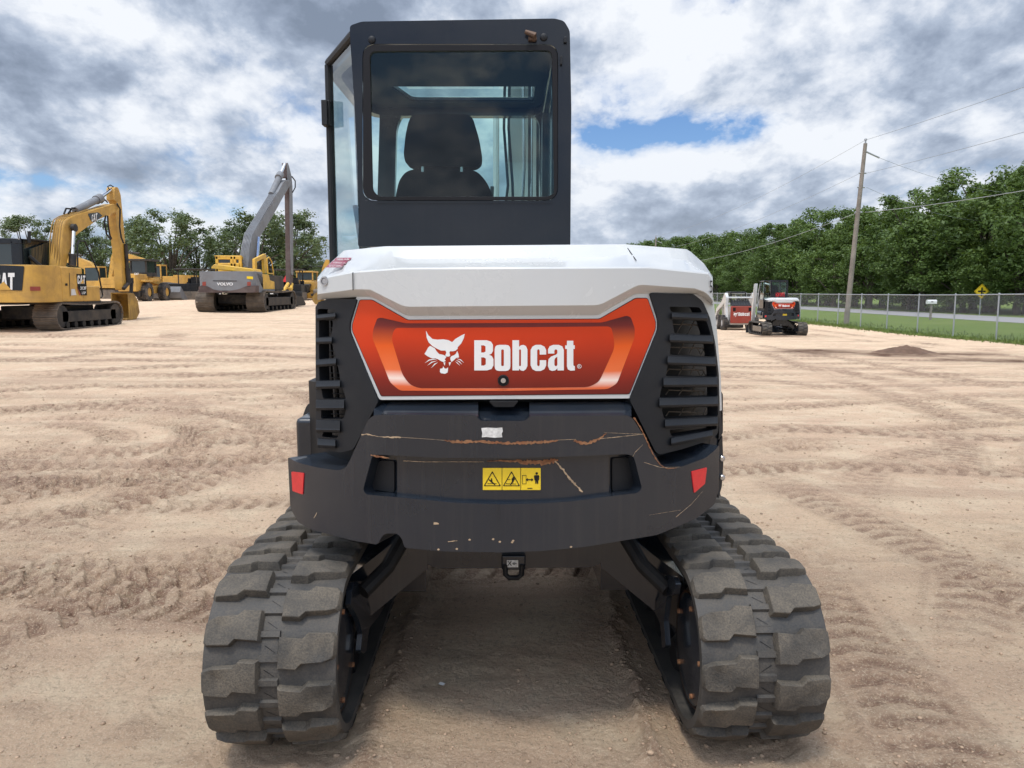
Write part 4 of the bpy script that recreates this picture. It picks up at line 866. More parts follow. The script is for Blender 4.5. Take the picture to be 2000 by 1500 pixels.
bucket(vol, [(y, max(z, zg+.12)) for y, z in bkp], -13.1, -12.2, M['grime'])
mb = MB(); o = MX(xs-.15); mb.tube([o(*p) for p in f4([(765, 1100), (755, 960), (775, 948), (800, 990), (815, 1090), (818, 1165)])], .03, 6).tube([o(*p) for p in f4([(765, 1095), (815, 1100)])], .025, 6); mb.build('handrail', M['volyel'], vol)
MB().poly([f4([(645, 965), (690, 940), (742, 916), (750, 930), (762, 1095), (735, 1098), (728, 960), (665, 990), (668, 1095), (648, 1095)])], MX(-12.0), .12).build('lamp_frame', M['volyel'], vol, .01)
# ---------------------------------------------------------- wheel loader
wl = thing('wheel_loader', 'yellow wheel loader with big black tyres, standing behind the yellow excavator bucket', 'wheel loader', (-27.9, 60, gz(-27.9, 60)))
zg = wl.location.z-.02; f6 = conv(150, 450, 8.0)
XR = X_at(291, 58.5)
def wheel(parent, c, r, w, ax=(1, 0, 0), hub=None):
    t = MB().lathe(Vector(c)-Vector(ax)*w/2, ax, [(0, r*.5), (0, r*.88), (w*.12, r), (w*.88, r), (w, r*.88), (w, r*.5)], 32)
    for k in range(24):
        a = 2*PI*k/24; n = Vector((0, math.cos(a), math.sin(a))) if ax[0] else Vector((math.cos(a), 0, math.sin(a)))
        t.rbox(Vector(c)+n*r, (w*.84, .05, .08) if ax[0] else (.05, w*.84, .08), (a+PI/2, 0, 0) if ax[0] else (0, -a, 0))
    t = t.build('wheel', M['tire'], parent)
    MB().lathe(Vector(c)-Vector(ax)*w*.4, ax, [(0, 0), (0, r*.45), (w*.04, r*.52), (w*.76, r*.52), (w*.8, r*.45), (w*.70, r*.25), (w*.74, 0)], 24).build('rim', hub or M['catyel'], t)
    return t
for x in (XR-.25, XR-2.0):
    for y in (58.6, 61.6): wheel(wl, (x, y, zg+.70), .70, .52)
xL = XR-1.95
MB().box(xL+.25, XR-.35, 57.2, 59.2, zg+.75, zg+2.05).box(xL+.45, XR-.55, 59.2, 62.4, zg+.6, zg+1.2).build('body', M['catyel'], wl, .06)
MB().box(XR-.6, XR+.02, 59.2, 60.3, zg+1.5, zg+1.75).box(XR-.6, XR+.02, 57.9, 59.2, zg+1.45, zg+1.62).split('fender', M['catyel'], wl, .05)
MB().box(xL+.5, XR-.5, 57.18, 57.22, zg+1.35, zg+1.75).build('rear_grille', M['grime'], wl)
MB().box(xL+.2, XR-.3, 57.6, 59.2, zg+.4, zg+.8).build('frame', M['grime'], wl)
lc = MB(); lc.box(xL+.35, XR-.35, 59.0, 60.7, zg+1.9, zg+2.2).box(xL+.25, XR-.25, 58.8, 60.9, zg+3.05, zg+3.2)
for x in (xL+.4, XR-.4):
    for y in (59.05, 60.65): lc.box(x-.06, x+.06, y-.06, y+.06, zg+1.9, zg+3.1)
lc = lc.build('cab', M['grime'], wl, .02); MB().box(xL+.4, XR-.4, 59.05, 60.6, zg+2.2, zg+3.05).build('window', M['darkglass'], lc)
MB().poly([[(60.9, zg+1.9), (62.0, zg+1.9), (63.4, zg+.6), (63.2, zg+.3), (61.8, zg+1.3), (60.9, zg+1.4)]], lambda y, z, d=0: Vector((XR-.9+d, y, z)), .15).poly([[(60.9, zg+1.9), (62.0, zg+1.9), (63.4, zg+.6), (63.2, zg+.3), (61.8, zg+1.3), (60.9, zg+1.4)]], lambda y, z, d=0: Vector((xL+.7+d, y, z)), .15).split('lift_arm', M['catyel'], wl, .01)
bucket(wl, [(63.3, zg+1.15), (63.1, zg+.7), (63.3, zg+.2), (63.8, zg+.05), (64.6, zg+.05)], xL-.2, XR+.35, M['volgrey'])
mb = MB(); text_px(mb, 'CAT', 262, 533, 271, 537, MY(57.17), .03); mb.build('lettering', M['letter'], wl)
# ---------------------------------------------------------- generic far excavator in its own axes (y forward)
def far_excavator(label, X, Y, yaw, body, s=1.0, arm=True):
    Z = gz(X, Y); r = thing('crawler_excavator', label, 'excavator', (X, Y, Z)); Rm = Matrix.Rotation(yaw, 4, 'Z'); T = Vector((X, Y, Z-.02))
    xf = lambda v: Rm @ (v*s)+T
    for x in (-1.15, .65):
        mb = MB(xf=xf)
        pr = rr(-1.9, 0, 1.9, .82, .38, 6); mb.poly([pr], lambda y, z, d=0: Vector((x+d, y, z)), .5)
        for k in range(14): mb.box(x-.01, x+.51, -1.75+k*.26, -1.66+k*.26, .80, .85)
        mb.build('steel_track', M['trsteel'], r, .02)
    MB(xf=xf).box(-.8, .8, -1, 1, .3, .95).build('car_body', M['grime'], r, .02)
    MB(xf=xf).poly([fpr(-1.25, 1.25, -2.5, -1.5, .3)], PZ(.95), 1.0).build('counterweight', body, r, .05)
    MB(xf=xf).box(.25, 1.24, -1.5, 1.0, .95, 1.85).box(-1.24, .25, -1.5, 1.1, .95, 1.25).box(-1.2, .2, -1.5, -.4, 1.25, 1.85).build('housing', body, r, .04)
    c = MB(xf=xf).box(-1.2, -.3, -.3, 1.3, 1.25, 1.6).box(-1.2, -.3, -.3, 1.3, 2.75, 2.88)
    for x in (-1.15, -.35):
        for y in (-.25, 1.25): c.box(x-.05, x+.05, y-.05, y+.05, 1.5, 2.8)
    c = c.build('cab', body, r, .02); MB(xf=xf).box(-1.17, -.33, -.27, 1.27, 1.6, 2.76).build('window', M['darkglass'], c)
    if arm:
        PX = lambda x: (lambda y, z, d=0: Vector((x+d, y, z)))
        MB(xf=xf).poly([rnd([(.6, 1.4), (.9, 2.4), (1.7, 3.3), (3.6, 3.9), (5.3, 3.75), (5.35, 3.45), (3.8, 3.2), (2.2, 2.6), (1.3, 1.7), (1.1, 1.3)], .2)], PX(-.1), .38).build('boom', body, r, .02)
        MB(xf=xf).poly([rnd([(4.75, 4.2), (5.1, 4.25), (5.45, 3.5), (5.9, 1.3), (5.7, 1.2), (5.1, 2.8)], .08)], PX(-.05), .28).build('stick', body, r, .02)
        MB(xf=xf).tube([(.05, 2.6, 3.9), (.05, 4.8, 4.15)], .1, 8).build('arm_cylinder', M['grime'], r)
        mb = MB(xf=xf); pr = [(5.7, 1.3), (6.15, 1.1), (6.4, .6), (6.1, .15), (5.5, .06)]
        mb.poly([pr+[(5.55, .12), (6.02, .22), (6.26, .6), (6.05, 1.0), (5.7, 1.2)]], PX(-.45), 1.0).poly([pr], PX(-.46), .03).poly([pr], PX(.53), .03); mb.build('bucket', M['bucketyel'], r)
    return r
X = lambda px, Y: (px-1000)/1500*Y*.995
far_excavator('small yellow excavator far behind the bent boom, its arm folded to the left', X(212, 70), 70, math.radians(75), M['catyel'], 1.0)
far_excavator('far yellow excavator behind the wheel loader, its boom arching over the loader cab', X(328, 78), 78, math.radians(80), M['catyel'], 1.12)
e4 = far_excavator('yellow excavator mostly hidden behind the foreground machine, only arm and bucket showing', X(745, 47), 47, math.radians(86), M['catyel'], .66)
# ---------------------------------------------------------- dark paver-like machines and the yellow dozer behind
def paver(label, px, Y, yaw, body, s=1.0, kind='asphalt_paver', cat_='paver', tri=False):
    X0 = X(px, Y); Z = gz(X0, Y); r = thing(kind, label, cat_, (X0, Y, Z)); Rm = Matrix.Rotation(yaw, 4, 'Z'); T = Vector((X0, Y, Z-.02)); xf = lambda v: Rm @ (v*s)+T
    MB(xf=xf).box(-1.2, 1.2, -1.6, 1.6, .55, 1.35).box(-1.3, 1.3, -2.3, -1.7, .35, .75).build('body', body, r, .04)
    MB(xf=xf).hexa([(-1.3, 1.6, .6), (1.3, 1.6, .6), (1.4, 3.0, .7), (-1.4, 3.0, .7), (-1.5, 1.6, 1.35), (1.5, 1.6, 1.35), (1.6, 3.1, 1.5), (-1.6, 3.1, 1.5)]).build('hopper', M['grime'], r, .03)
    for x in (-1.25, .85): MB(xf=xf).poly([rr(-1.7, 0, 1.7, .7, .33, 5)], lambda y, z, d=0: Vector((x+d, y, z)), .4).build('steel_track', M['trsteel'], r, .02)
    mb = MB(xf=xf)
    for x in (-1.1, 1.1):
        for y in (-1.5, .2): mb.tube([(x, y, 1.3), (x, y, 2.5)], .05, 6)
    mb.split('roof_post', M['grime'], r); MB(xf=xf).box(-1.3, 1.3, -1.8, .5, 2.5, 2.6).build('roof', M['grime'], r, .03)
    MB(xf=xf).box(-.9, -.3, -1.3, -.8, 1.35, 1.9).box(.3, .9, -1.3, -.8, 1.35, 1.9).box(-.6, .6, -.5, -.3, 1.35, 1.8).split('seat', M['black'], r, .04)
    mb = MB(xf=xf); random.seed(int(px))
    for k in range(14): a = Vector((random.uniform(-1.2, 1.2), random.uniform(-1.7, 1.5), random.uniform(.8, 1.6))); mb.rbox(a, (random.uniform(.1, .5), random.uniform(.1, .5), random.uniform(.08, .35)))
    mb.build('engine', M['black'], r, .01)
    mb = MB(xf=xf)
    for k in range(5): mb.rbox((random.uniform(-1.1, 1.1), -2.31, random.uniform(.4, .8)), (.25, .02, .12))
    mb.split('label', M['labelw'], r)
    if tri: MB(xf=xf).poly([[(-.3, 1.05), (.3, 1.05), (0, 1.6)]], lambda x, z, d=0: Vector((x, -1.7+d, z+.5)), .02).build('slow_triangle', M['red'], r)
    return r
paver('black tracked paver with thin flat roof parked between wheel loader and grey excavator', 371, 66, math.radians(78), M['black'], 1.0)
paver('black paver carrying a red triangle, right of the brown stick', 566, 62, math.radians(8), M['black'], .95, tri=True)
X0 = X(604, 66); dz = thing('bulldozer', 'yellow bulldozer with black windows just left of the nearest machine, beyond the paver', 'bulldozer', (X0, 66, gz(X0, 66))); T = Vector((X0, 66, gz(X0, 66)))
sh = lambda a, b, c, d, e, f: (a+T.x, b+T.x, c+T.y, d+T.y, e+T.z, f+T.z)
MB().box(*sh(-.9, .9, -1.5, 1.8, .7, 1.5)).build('body', M['catyel'], dz, .06)
c = MB().box(*sh(-.7, .7, -1.2, .4, 1.5, 1.62)).box(*sh(-.75, .75, -1.25, .5, 2.25, 2.38))
for x in (-.66, .66):
    for y in (-1.15, .38): c.box(*sh(x-.05, x+.05, y-.05, y+.05, 1.5, 2.3))
c = c.build('cab', M['catyel'], dz, .02); MB().box(*sh(-.64, .64, -1.12, .36, 1.6, 2.26)).build('window', M['darkglass'], c)
for x in (-1.25, .8): MB().poly([rr(-1.7, 0, 1.7, .9, .42, 5)], lambda y, z, d=0: T+Vector((x+d, y, z)), .45).build('steel_track', M['trsteel'], dz, .02)
MB().box(*sh(-1.5, 1.5, 2.3, 2.42, .05, 1.1)).build('blade', M['catyel'], dz, .02)
MB().box(*sh(-1.0, -.75, -2.3, 2.4, .3, .5)).box(*sh(.75, 1.0, -2.3, 2.4, .3, .5)).split('push_arm', M['grime'], dz, .02)
# ---------------------------------------------------------- sheds
def gable(name, label, X0, Y0, w, d, h, hr_, wall, roofm, cat_, opening=False):
    Z = gz(X0, Y0)-.1; r = thing(name, label, cat_, (X0, Y0, Z))
    MB().poly([[(-w/2, 0), (w/2, 0), (w/2, h), (0, hr_), (-w/2, h)]], lambda x, z, dd=0: Vector((X0+x, Y0+dd, Z+z)), d).build('wall', wall, r)
    for sx in (-1, 1):
        P = [Vector((X0+sx*(w/2+.4), Y0-.4, Z+h-.22)), Vector((X0, Y0-.4, Z+hr_+.05)), Vector((X0, Y0+d+.4, Z+hr_+.05)), Vector((X0+sx*(w/2+.4), Y0+d+.4, Z+h-.22))]
        MB().hexa(P+[p+Vector((0, 0, .12)) for p in P]).build('roof', roofm, r)
    if opening: MB().box(X0-w*.3, X0+w*.3, Y0-.03, Y0-.01, Z+.1, Z+h*.8).build('door', M['grime'], r)
    return r
gable('house', 'distant grey gabled house with white roof edges beneath the big trees', X(329, 96), 96, 4.2, 9, 2.6, 4.6, pm('grey_siding', (.16, .18, .21), .8), M['labelw'], 'house')
sx0, sx1 = X(525, 98), X(760, 98); zz = gz(sx0, 98)
sh_ = thing('open_shed', 'long low open shed with dark roof in the distance, behind the brown stick', 'shed', (sx0, 98, zz))
MB().hexa([(sx0, 97, zz+3.0), (sx1, 97, zz+3.0), (sx1, 104, zz+3.3), (sx0, 104, zz+3.3), (sx0, 97, zz+3.5), (sx1, 97, zz+3.5), (sx1, 104, zz+3.8), (sx0, 104, zz+3.8)]).build('roof', M['grime'], sh_)
mb = MB()
for k in range(7): x = sx0+.3+(sx1-sx0-.6)*k/6; mb.box(x-.12, x+.12, 97.2, 97.44, zz-.1, zz+3.0)
mb.split('post', M['wood'], sh_); MB().box(sx0+.1, sx1-.1, 103.5, 103.7, zz-.1, zz+3.1).build('wall', M['grime'], sh_)
# ---------------------------------------------------------- skid steer loader by the fence
Ys = 41.5; Xs = at(1440, 600, Ys).x; zs = gz(Xs, Ys)-.01
sk = thing('skid_steer_loader', 'white skid steer loader with red engine door, left of the distant compact excavator', 'skid steer loader', (Xs, Ys, zs))
B = lambda a, b, c, d, e, f: (Xs+a, Xs+b, Ys+c, Ys+d, zs+e, zs+f)
dr = MB().box(*B(-.60, .52, -.92, -.80, .38, 1.28)).build('engine_door', M['skred'], sk, .03)
MB().box(*B(-.58, .50, -.80, .9, .30, 1.25)).build('body', M['white'], sk, .02)
fn = lambda px, py, d=0: Vector((Xs-.04+px, Ys-.925, zs+.80-py))
word(MB(), -.16, .03, .0030, fn).build('lettering', M['letter'], dr); emblem(MB(), -.42, -.17, .0030, fn).build('wildcat_emblem', M['letter'], dr)
for x in (-.42, .40): MB().box(*B(x-.07, x+.07, -.93, -.90, 1.02, 1.20)).build('vent_hole', M['ink'], dr)
mb = MB()
for k in range(7): x = -.45+k*.14; mb.hexa([Vector((Xs+x+a, Ys+y, zs+z)) for a, y, z in [(0, -.85, 1.28), (.09, -.85, 1.28), (.07, -.5, 1.55), (0, -.5, 1.55), (0, -.85, 1.32), (.09, -.85, 1.32), (.07, -.5, 1.58), (0, -.5, 1.58)]])
mb.hexa([Vector((Xs+a, Ys+y, zs+z)) for a, y, z in [(-.56, -.86, 1.2), (.5, -.86, 1.2), (.42, -.5, 1.5), (-.48, -.5, 1.5), (-.56, -.86, 1.3), (.5, -.86, 1.3), (.42, -.5, 1.54), (-.48, -.5, 1.54)]]); mb.build('rear_grille', M['plastic'], sk)
for sx in (-1, 1):
    x = sx*.72
    MB().poly([rnd([(-.75, .5), (-.55, 1.2), (-.62, 1.75), (-.35, 2.0), (-.15, 1.85), (.3, 1.5), (1.3, 1.1), (1.6, .5), (1.45, .45), (1.1, .95), (.2, 1.25), (-.3, 1.45), (-.35, 1.0), (-.6, .45)], .08)], lambda y, z, d=0: Vector((Xs+x-.07+d, Ys+y, zs+z)), .14).build('lift_arm', M['white'], sk, .02)
    for y in (-.45, .55): wheel(sk, (Xs+sx*.82, Ys+y, zs+.38), .38, .26, hub=M['labelw'])
mb = MB(); mb.tube([(Xs-.66, Ys-.5, zs+1.72), (Xs+.66, Ys-.5, zs+1.72)], .045, 8); mb.build('cross_tube', M['white'], sk)
mb = MB(); mb.tube([(Xs-.42, Ys-.3, zs+1.3), (Xs-.42, Ys-.2, zs+1.98), (Xs+.36, Ys-.2, zs+1.98), (Xs+.36, Ys-.3, zs+1.3)], .045, 8).tube([(Xs-.42, Ys-.2, zs+1.98), (Xs-.42, Ys+.7, zs+2.0), (Xs+.36, Ys+.7, zs+2.0), (Xs+.36, Ys-.2, zs+1.98)], .045, 8)
mb.box(*B(-.42, .36, -.15, .7, 1.95, 2.0)); mb.build('roll_cage', M['black'], sk, .01)
MB().box(*B(-.85, .85, 1.6, 1.68, .05, .6)).box(*B(-.85, .85, 1.6, 2.2, .03, .09)).build('bucket', M['grime'], sk, .01)
# ---------------------------------------------------------- chain link fence
FX = 19.6; zf = lambda y: gz(FX, y)
mesh_m = bpy.data.materials.new('chain_link'); mesh_m.use_nodes = True; t = NT(mesh_m); b = t.n['Principled BSDF']
tc = t.n.new('ShaderNodeTexCoord').outputs['Object']; sx = t.n.new('ShaderNodeSeparateXYZ'); t.link(tc, sx.inputs[0])
def wires(u): return t.math('LESS_THAN', t.math('ABSOLUTE', t.math('SUBTRACT', t.math('FRACT', t.math('MULTIPLY', u, 1/.095)), .5)), .045)
u1 = t.math('ADD', sx.outputs[1], sx.outputs[2]); u2 = t.math('SUBTRACT', sx.outputs[1], sx.outputs[2])
b.inputs['Base Color'].default_value = (.36, .38, .40, 1); b.inputs['Metallic'].default_value = .3; t.link(t.math('MAXIMUM', wires(u1), wires(u2)), b.inputs['Alpha'])
fence = thing('chain_link_fence', 'long galvanised chain link fence between the dirt yard and the grass verge', 'fence', (FX, 31, zf(31)))
y0 = 31.1-3.05*6; ys = [y0+3.05*i for i in range(34)]
for y in ys: MB().cyl((FX, y, zf(y)-.05), (FX, y, zf(y)+1.88), .032, 8).lathe((FX, y, zf(y)+1.88), (0, 0, 1), [(0, .045), (.03, .04), (.05, 0)], 8).build('post', M['galv'], fence)
mb = MB().tube([(FX, y, zf(y)+1.86) for y in ys], .024, 8); mb.build('top_rail', M['galv'], fence)
mb = MB().grid([[(FX+.02, y, zf(y)+.03) for y in ys], [(FX+.02, y, zf(y)+1.86) for y in ys]]); mb.build('wire_mesh', mesh_m, fence)
# ---------------------------------------------------------- utility poles and wires
def pole(label, xb, yb, lean, h, r0=.17, r1=.11):
    z = gz(xb, yb); p = thing('utility_pole', label, 'utility pole', (xb, yb, z)); top = Vector((xb+lean, yb, z+h))
    MB().tube([(xb, yb, z-.3), (xb+lean*.5, yb, z+h*.5), top], [r0, (r0+r1)/2, r1], 12).build('shaft', M['wood'], p)
    MB().cyl(top, top+Vector((0, 0, .18)), .05, 8).lathe(top+Vector((0, 0, .16)), (0, 0, 1), [(0, .03), (.02, .08), (.10, .08), (.14, .03), (.14, 0)], 10).tube([top+Vector((.1, 0, -.5)), top+Vector((.9, 0, -.85))], .05, 6).build('insulator', M['galv'], p)
    for dz in (1.75, 2.6, 4.1): MB().cyl(top+Vector((-.2-lean*dz/h, 0, -dz)), top+Vector((.25-lean*dz/h, 0, -dz)), .05, 8).build('bracket', M['galv'], p)
    return p, top
pb = at(1652, 632, 48); p1, tp1 = pole('tall weathered wooden utility pole leaning right, standing just behind the fence', pb.x, 48, .62, 10.95)
p2, tp2 = pole('distant short looking utility pole above the far end of the tree line', 21.4, 116, 0, 10.0)
def cable(label, a, b, sag, r=.010):
    a = Vector(a); b = Vector(b); pts = [a.lerp(b, i/24)-Vector((0, 0, sag*4*(i/24)*(1-i/24))) for i in range(25)]
    return tag(MB().tube(pts, r, 5).build('power_line', M['galv'], None), label, 'power line')
cable('top power line rising from the pole tip to the upper right corner', tp1+Vector((0, 0, .2)), (21.6, -18, 10.8), .9)
cable('faint top power line running from the near pole tip down to the far pole', tp1+Vector((0, 0, .2)), tp2+Vector((0, 0, .2)), .9)
cable('middle power line rising to the right of the near pole', tp1+Vector((.2, 0, -1.75)), (21.6, -18, 9.4), .9)
cable('middle power line running from the near pole to the far pole', tp1+Vector((-.2, 0, -1.75)), tp2+Vector((0, 0, -1.75)), .9)
cable('thick lowest cable rising right over the treetops from the near pole', tp1+Vector((.2, 0, -4.1)), (21.6, -10, 7.4), 1.1, .017)
cable('thick lowest cable running left of the near pole to the far pole', tp1+Vector((-.2, 0, -4.1)), tp2+Vector((0, 0, -3.6)), 1.1, .017)
cable('thin service line dropping right from the pole top into the trees', tp1+Vector((.9, 0, -.85)), (46, 70, 10.2), .5)
cable('thin service line dropping right from the middle of the pole into the trees', tp1+Vector((.2, 0, -2.6)), (44, 72, 8.0), .5)
# ---------------------------------------------------------- mailbox and warning sign
mp = at(1817, 625, 55); zmb = gz(mp.x, 55); mbx = thing('mailbox', 'white rural mailbox on a wooden post beside the road', 'mailbox', (mp.x, 55, zmb))
MB().box(mp.x-.06, mp.x+.06, 54.95, 55.07, zmb-.1, zmb+1.15).build('post', M['wood'], mbx)
o = rnd([(-.12, 0), (.12, 0), (.12, .22), (.06, .30), (-.06, .30), (-.12, .22)], .04)
MB().poly([[(a*1.1, b_) for a, b_ in o]], lambda y, z, d=0: Vector((mp.x-.33+d, 55+y, zmb+1.15+z)), .66).build('box', M['letter'], mbx, .01)
MB().box(mp.x-.1, mp.x+.05, 54.86, 54.865, zmb+1.28, zmb+1.34).build('number', M['ink'], mbx)
sp_ = at(1917, 613, 66.5); zs2 = gz(sp_.x, 66.5); sc_ = at(1917, 569, 66.5); sg = thing('warning_sign', 'yellow diamond crossroad sign with a black cross, beyond the road', 'road sign', (sp_.x, 66.5, zs2))
MB().box(sc_.x-.04, sc_.x+.04, 66.52, 66.58, zs2-.1, sc_.z+.5).build('post', M['galv'], sg)
h = .66; nf = lambda x, z, d=0: Vector((sc_.x+x, 66.46+d, sc_.z+z))
pl_ = MB().poly([rnd([(0, -h), (h, 0), (0, h), (-h, 0)], .07)], nf, .01).build('panel', M['yellowlab'], sg)
nf2 = lambda x, z, d=0: Vector((sc_.x+x, 66.452, sc_.z+z)); a, bb = .065, .33
mb = MB().poly([[(-a, -bb-.1), (a, -bb-.1), (a, -a), (bb, -a), (bb, a), (a, a), (a, bb), (-a, bb), (-a, a), (-bb, a), (-bb, -a), (-a, -a)]], nf2)
mb.poly([rnd([(0, -h+.05), (h-.05, 0), (0, h-.05), (-h+.05, 0)], .06), rnd([(0, -h+.075), (h-.075, 0), (0, h-.075), (-h+.075, 0)], .06)], nf2); mb.build('symbol', M['ink'], pl_)
# ================================================================== ground
def vnoise(x, y, seed):
    xi = np.floor(x).astype(np.int64); yi = np.floor(y).astype(np.int64); xf = x-xi; yf = y-yi
    u = xf*xf*xf*(xf*(xf*6-15)+10); v = yf*yf*yf*(yf*(yf*6-15)+10)
    def h(a, b):
        n = (a*374761393+b*668265263+seed*974711) & 0xffffffff; n = ((n ^ (n >> 13))*1274126177) & 0xffffffff; return ((n ^ (n >> 16)) & 0xffff)/65535.0
    return (h(xi, yi)*(1-u)+h(xi+1, yi)*u)*(1-v)+(h(xi, yi+1)*(1-u)+h(xi+1, yi+1)*u)*v
def fbm(x, y, f, o, seed, g=.5):
    a = 1.0; s = 0; n = 0
    for k in range(o):
        c, d = math.cos(k*1.3), math.sin(k*1.3); s = s+a*(vnoise((x*c-y*d)*f+k*17.3, (x*d+y*c)*f-k*9.1, seed+k)-.5)*2; n += a; a *= g; f *= 2.03
    return s/n
# tread marks: straight runs (x0,y0,angle deg,length,half width,depth,pitch,kind) and arcs (cx,cy,r,a0,a1,half width,depth,pitch)
RUNS = [(-6.0, 5.0, 14, 14, .20, .020, .15), (-7.5, 6.6, 20, 18, .22, .018, .16), (-5.6, 4.0, 8, 5.2, .20, .011, .14), (-4.4, 2.9, 30, 3.0, .20, .011, .14), (-3.2, 1.9, 55, 5.0, .22, .016, .15), (-2.9, 3.7, -6, 2.2, .2, .013, .14),
        (-14, 10.5, 4, 24, .25, .020, .18), (-16, 12.6, 7, 30, .3, .018, .2), (-20, 15, 3, 40, .3, .02, .2), (-22, 18, -3, 40, .35, .02, .22), (-25, 21, 2, 50, .4, .018, .2), (-12, 8.8, 33, 16, .25, .022, .18), (-12.6, 9.6, 33, 16, .25, .018, .18),
        (1.9, 3.2, 62, 9, .2, .007, .15), (2.6, 2.6, 98, 5, .2, .008, .15), (1.4, 5.0, -8, 12, .2, .007, .15), (2.2, 7.0, -11, 16, .22, .010, .18), (2.4, 8.8, -9, 20, .25, .012, .2), (3, 10.5, -7, 24, .25, .014, .2), (2, 13, -5, 26, .3, .014, .2),
        (2, 15.5, -8, 26, .3, .016, .2), (1, 18.5, -5, 26, .3, .016, .2), (0, 22, -7, 26, .35, .016, .2), (6, 9, 84, 24, .25, .012, .18), (8.5, 9, 88, 24, .25, .014, .18), (14.5, 10, 90, 50, .3, .012, .2), (16, 10, 90, 50, .3, .012, .2), (2.9, 2.0, 35, 3.4, .18, .011, .13), (2.0, 2.3, 18, 5, .18, .008, .13)]
rq = random.Random(5)
for q_ in range(16):
    yy_ = rq.uniform(4.2, 22); RUNS.append((-yy_*1.05-rq.uniform(0, 1), yy_*rq.uniform(.75, 1), rq.uniform(-6, 34), rq.uniform(4, 12), rq.uniform(.18, .28), rq.uniform(.014, .022), rq.uniform(.14, .19)))
RUNS += [(.80, 1.0, 90, 1.9, .22, .020, .15), (-.84, 1.9, 90, .9, .2, .016, .15), (1.35, 1.6, 80, 3, .2, .008, .15)]
ARCS = [(-12, 5.5, 7.5, -25, 65, .26, .016, .16), (-12, 5.5, 9.0, -20, 60, .26, .016, .16), (-9, 16, 6.5, -120, 10, .28, .018, .18), (-9, 16, 8.0, -110, 0, .28, .016, .18), (12, 3, 6.5, 100, 175, .24, .010, .15), (12, 3, 8.0, 105, 170, .24, .010, .15), (-5.2, 7.4, 2.0, -60, 120, .22, .030, .15), (-5.2, 7.4, 2.75, -50, 130, .22, .022, .15), (-5.4, 7.6, 1.25, -80, 100, .18, .020, .15), (-6.5, 9.0, 4.2, -35, 80, .25, .022, .16), (-7.5, 11.5, 5.4, -60, 20, .25, .02, .16),
        (-3.6, 3.2, 1.5, 100, 200, .2, .012, .14), (5.8, 5.0, 2.6, 120, 230, .2, .009, .14), (6.2, 4.4, 3.8, 110, 190, .2, .007, .14), (-16, 19, 7, -90, 40, .3, .02, .2), (10, 18, 6, 90, 240, .3, .014, .2), (-1.5, .8, 2.4, 100, 150, .2, .010, .13)]
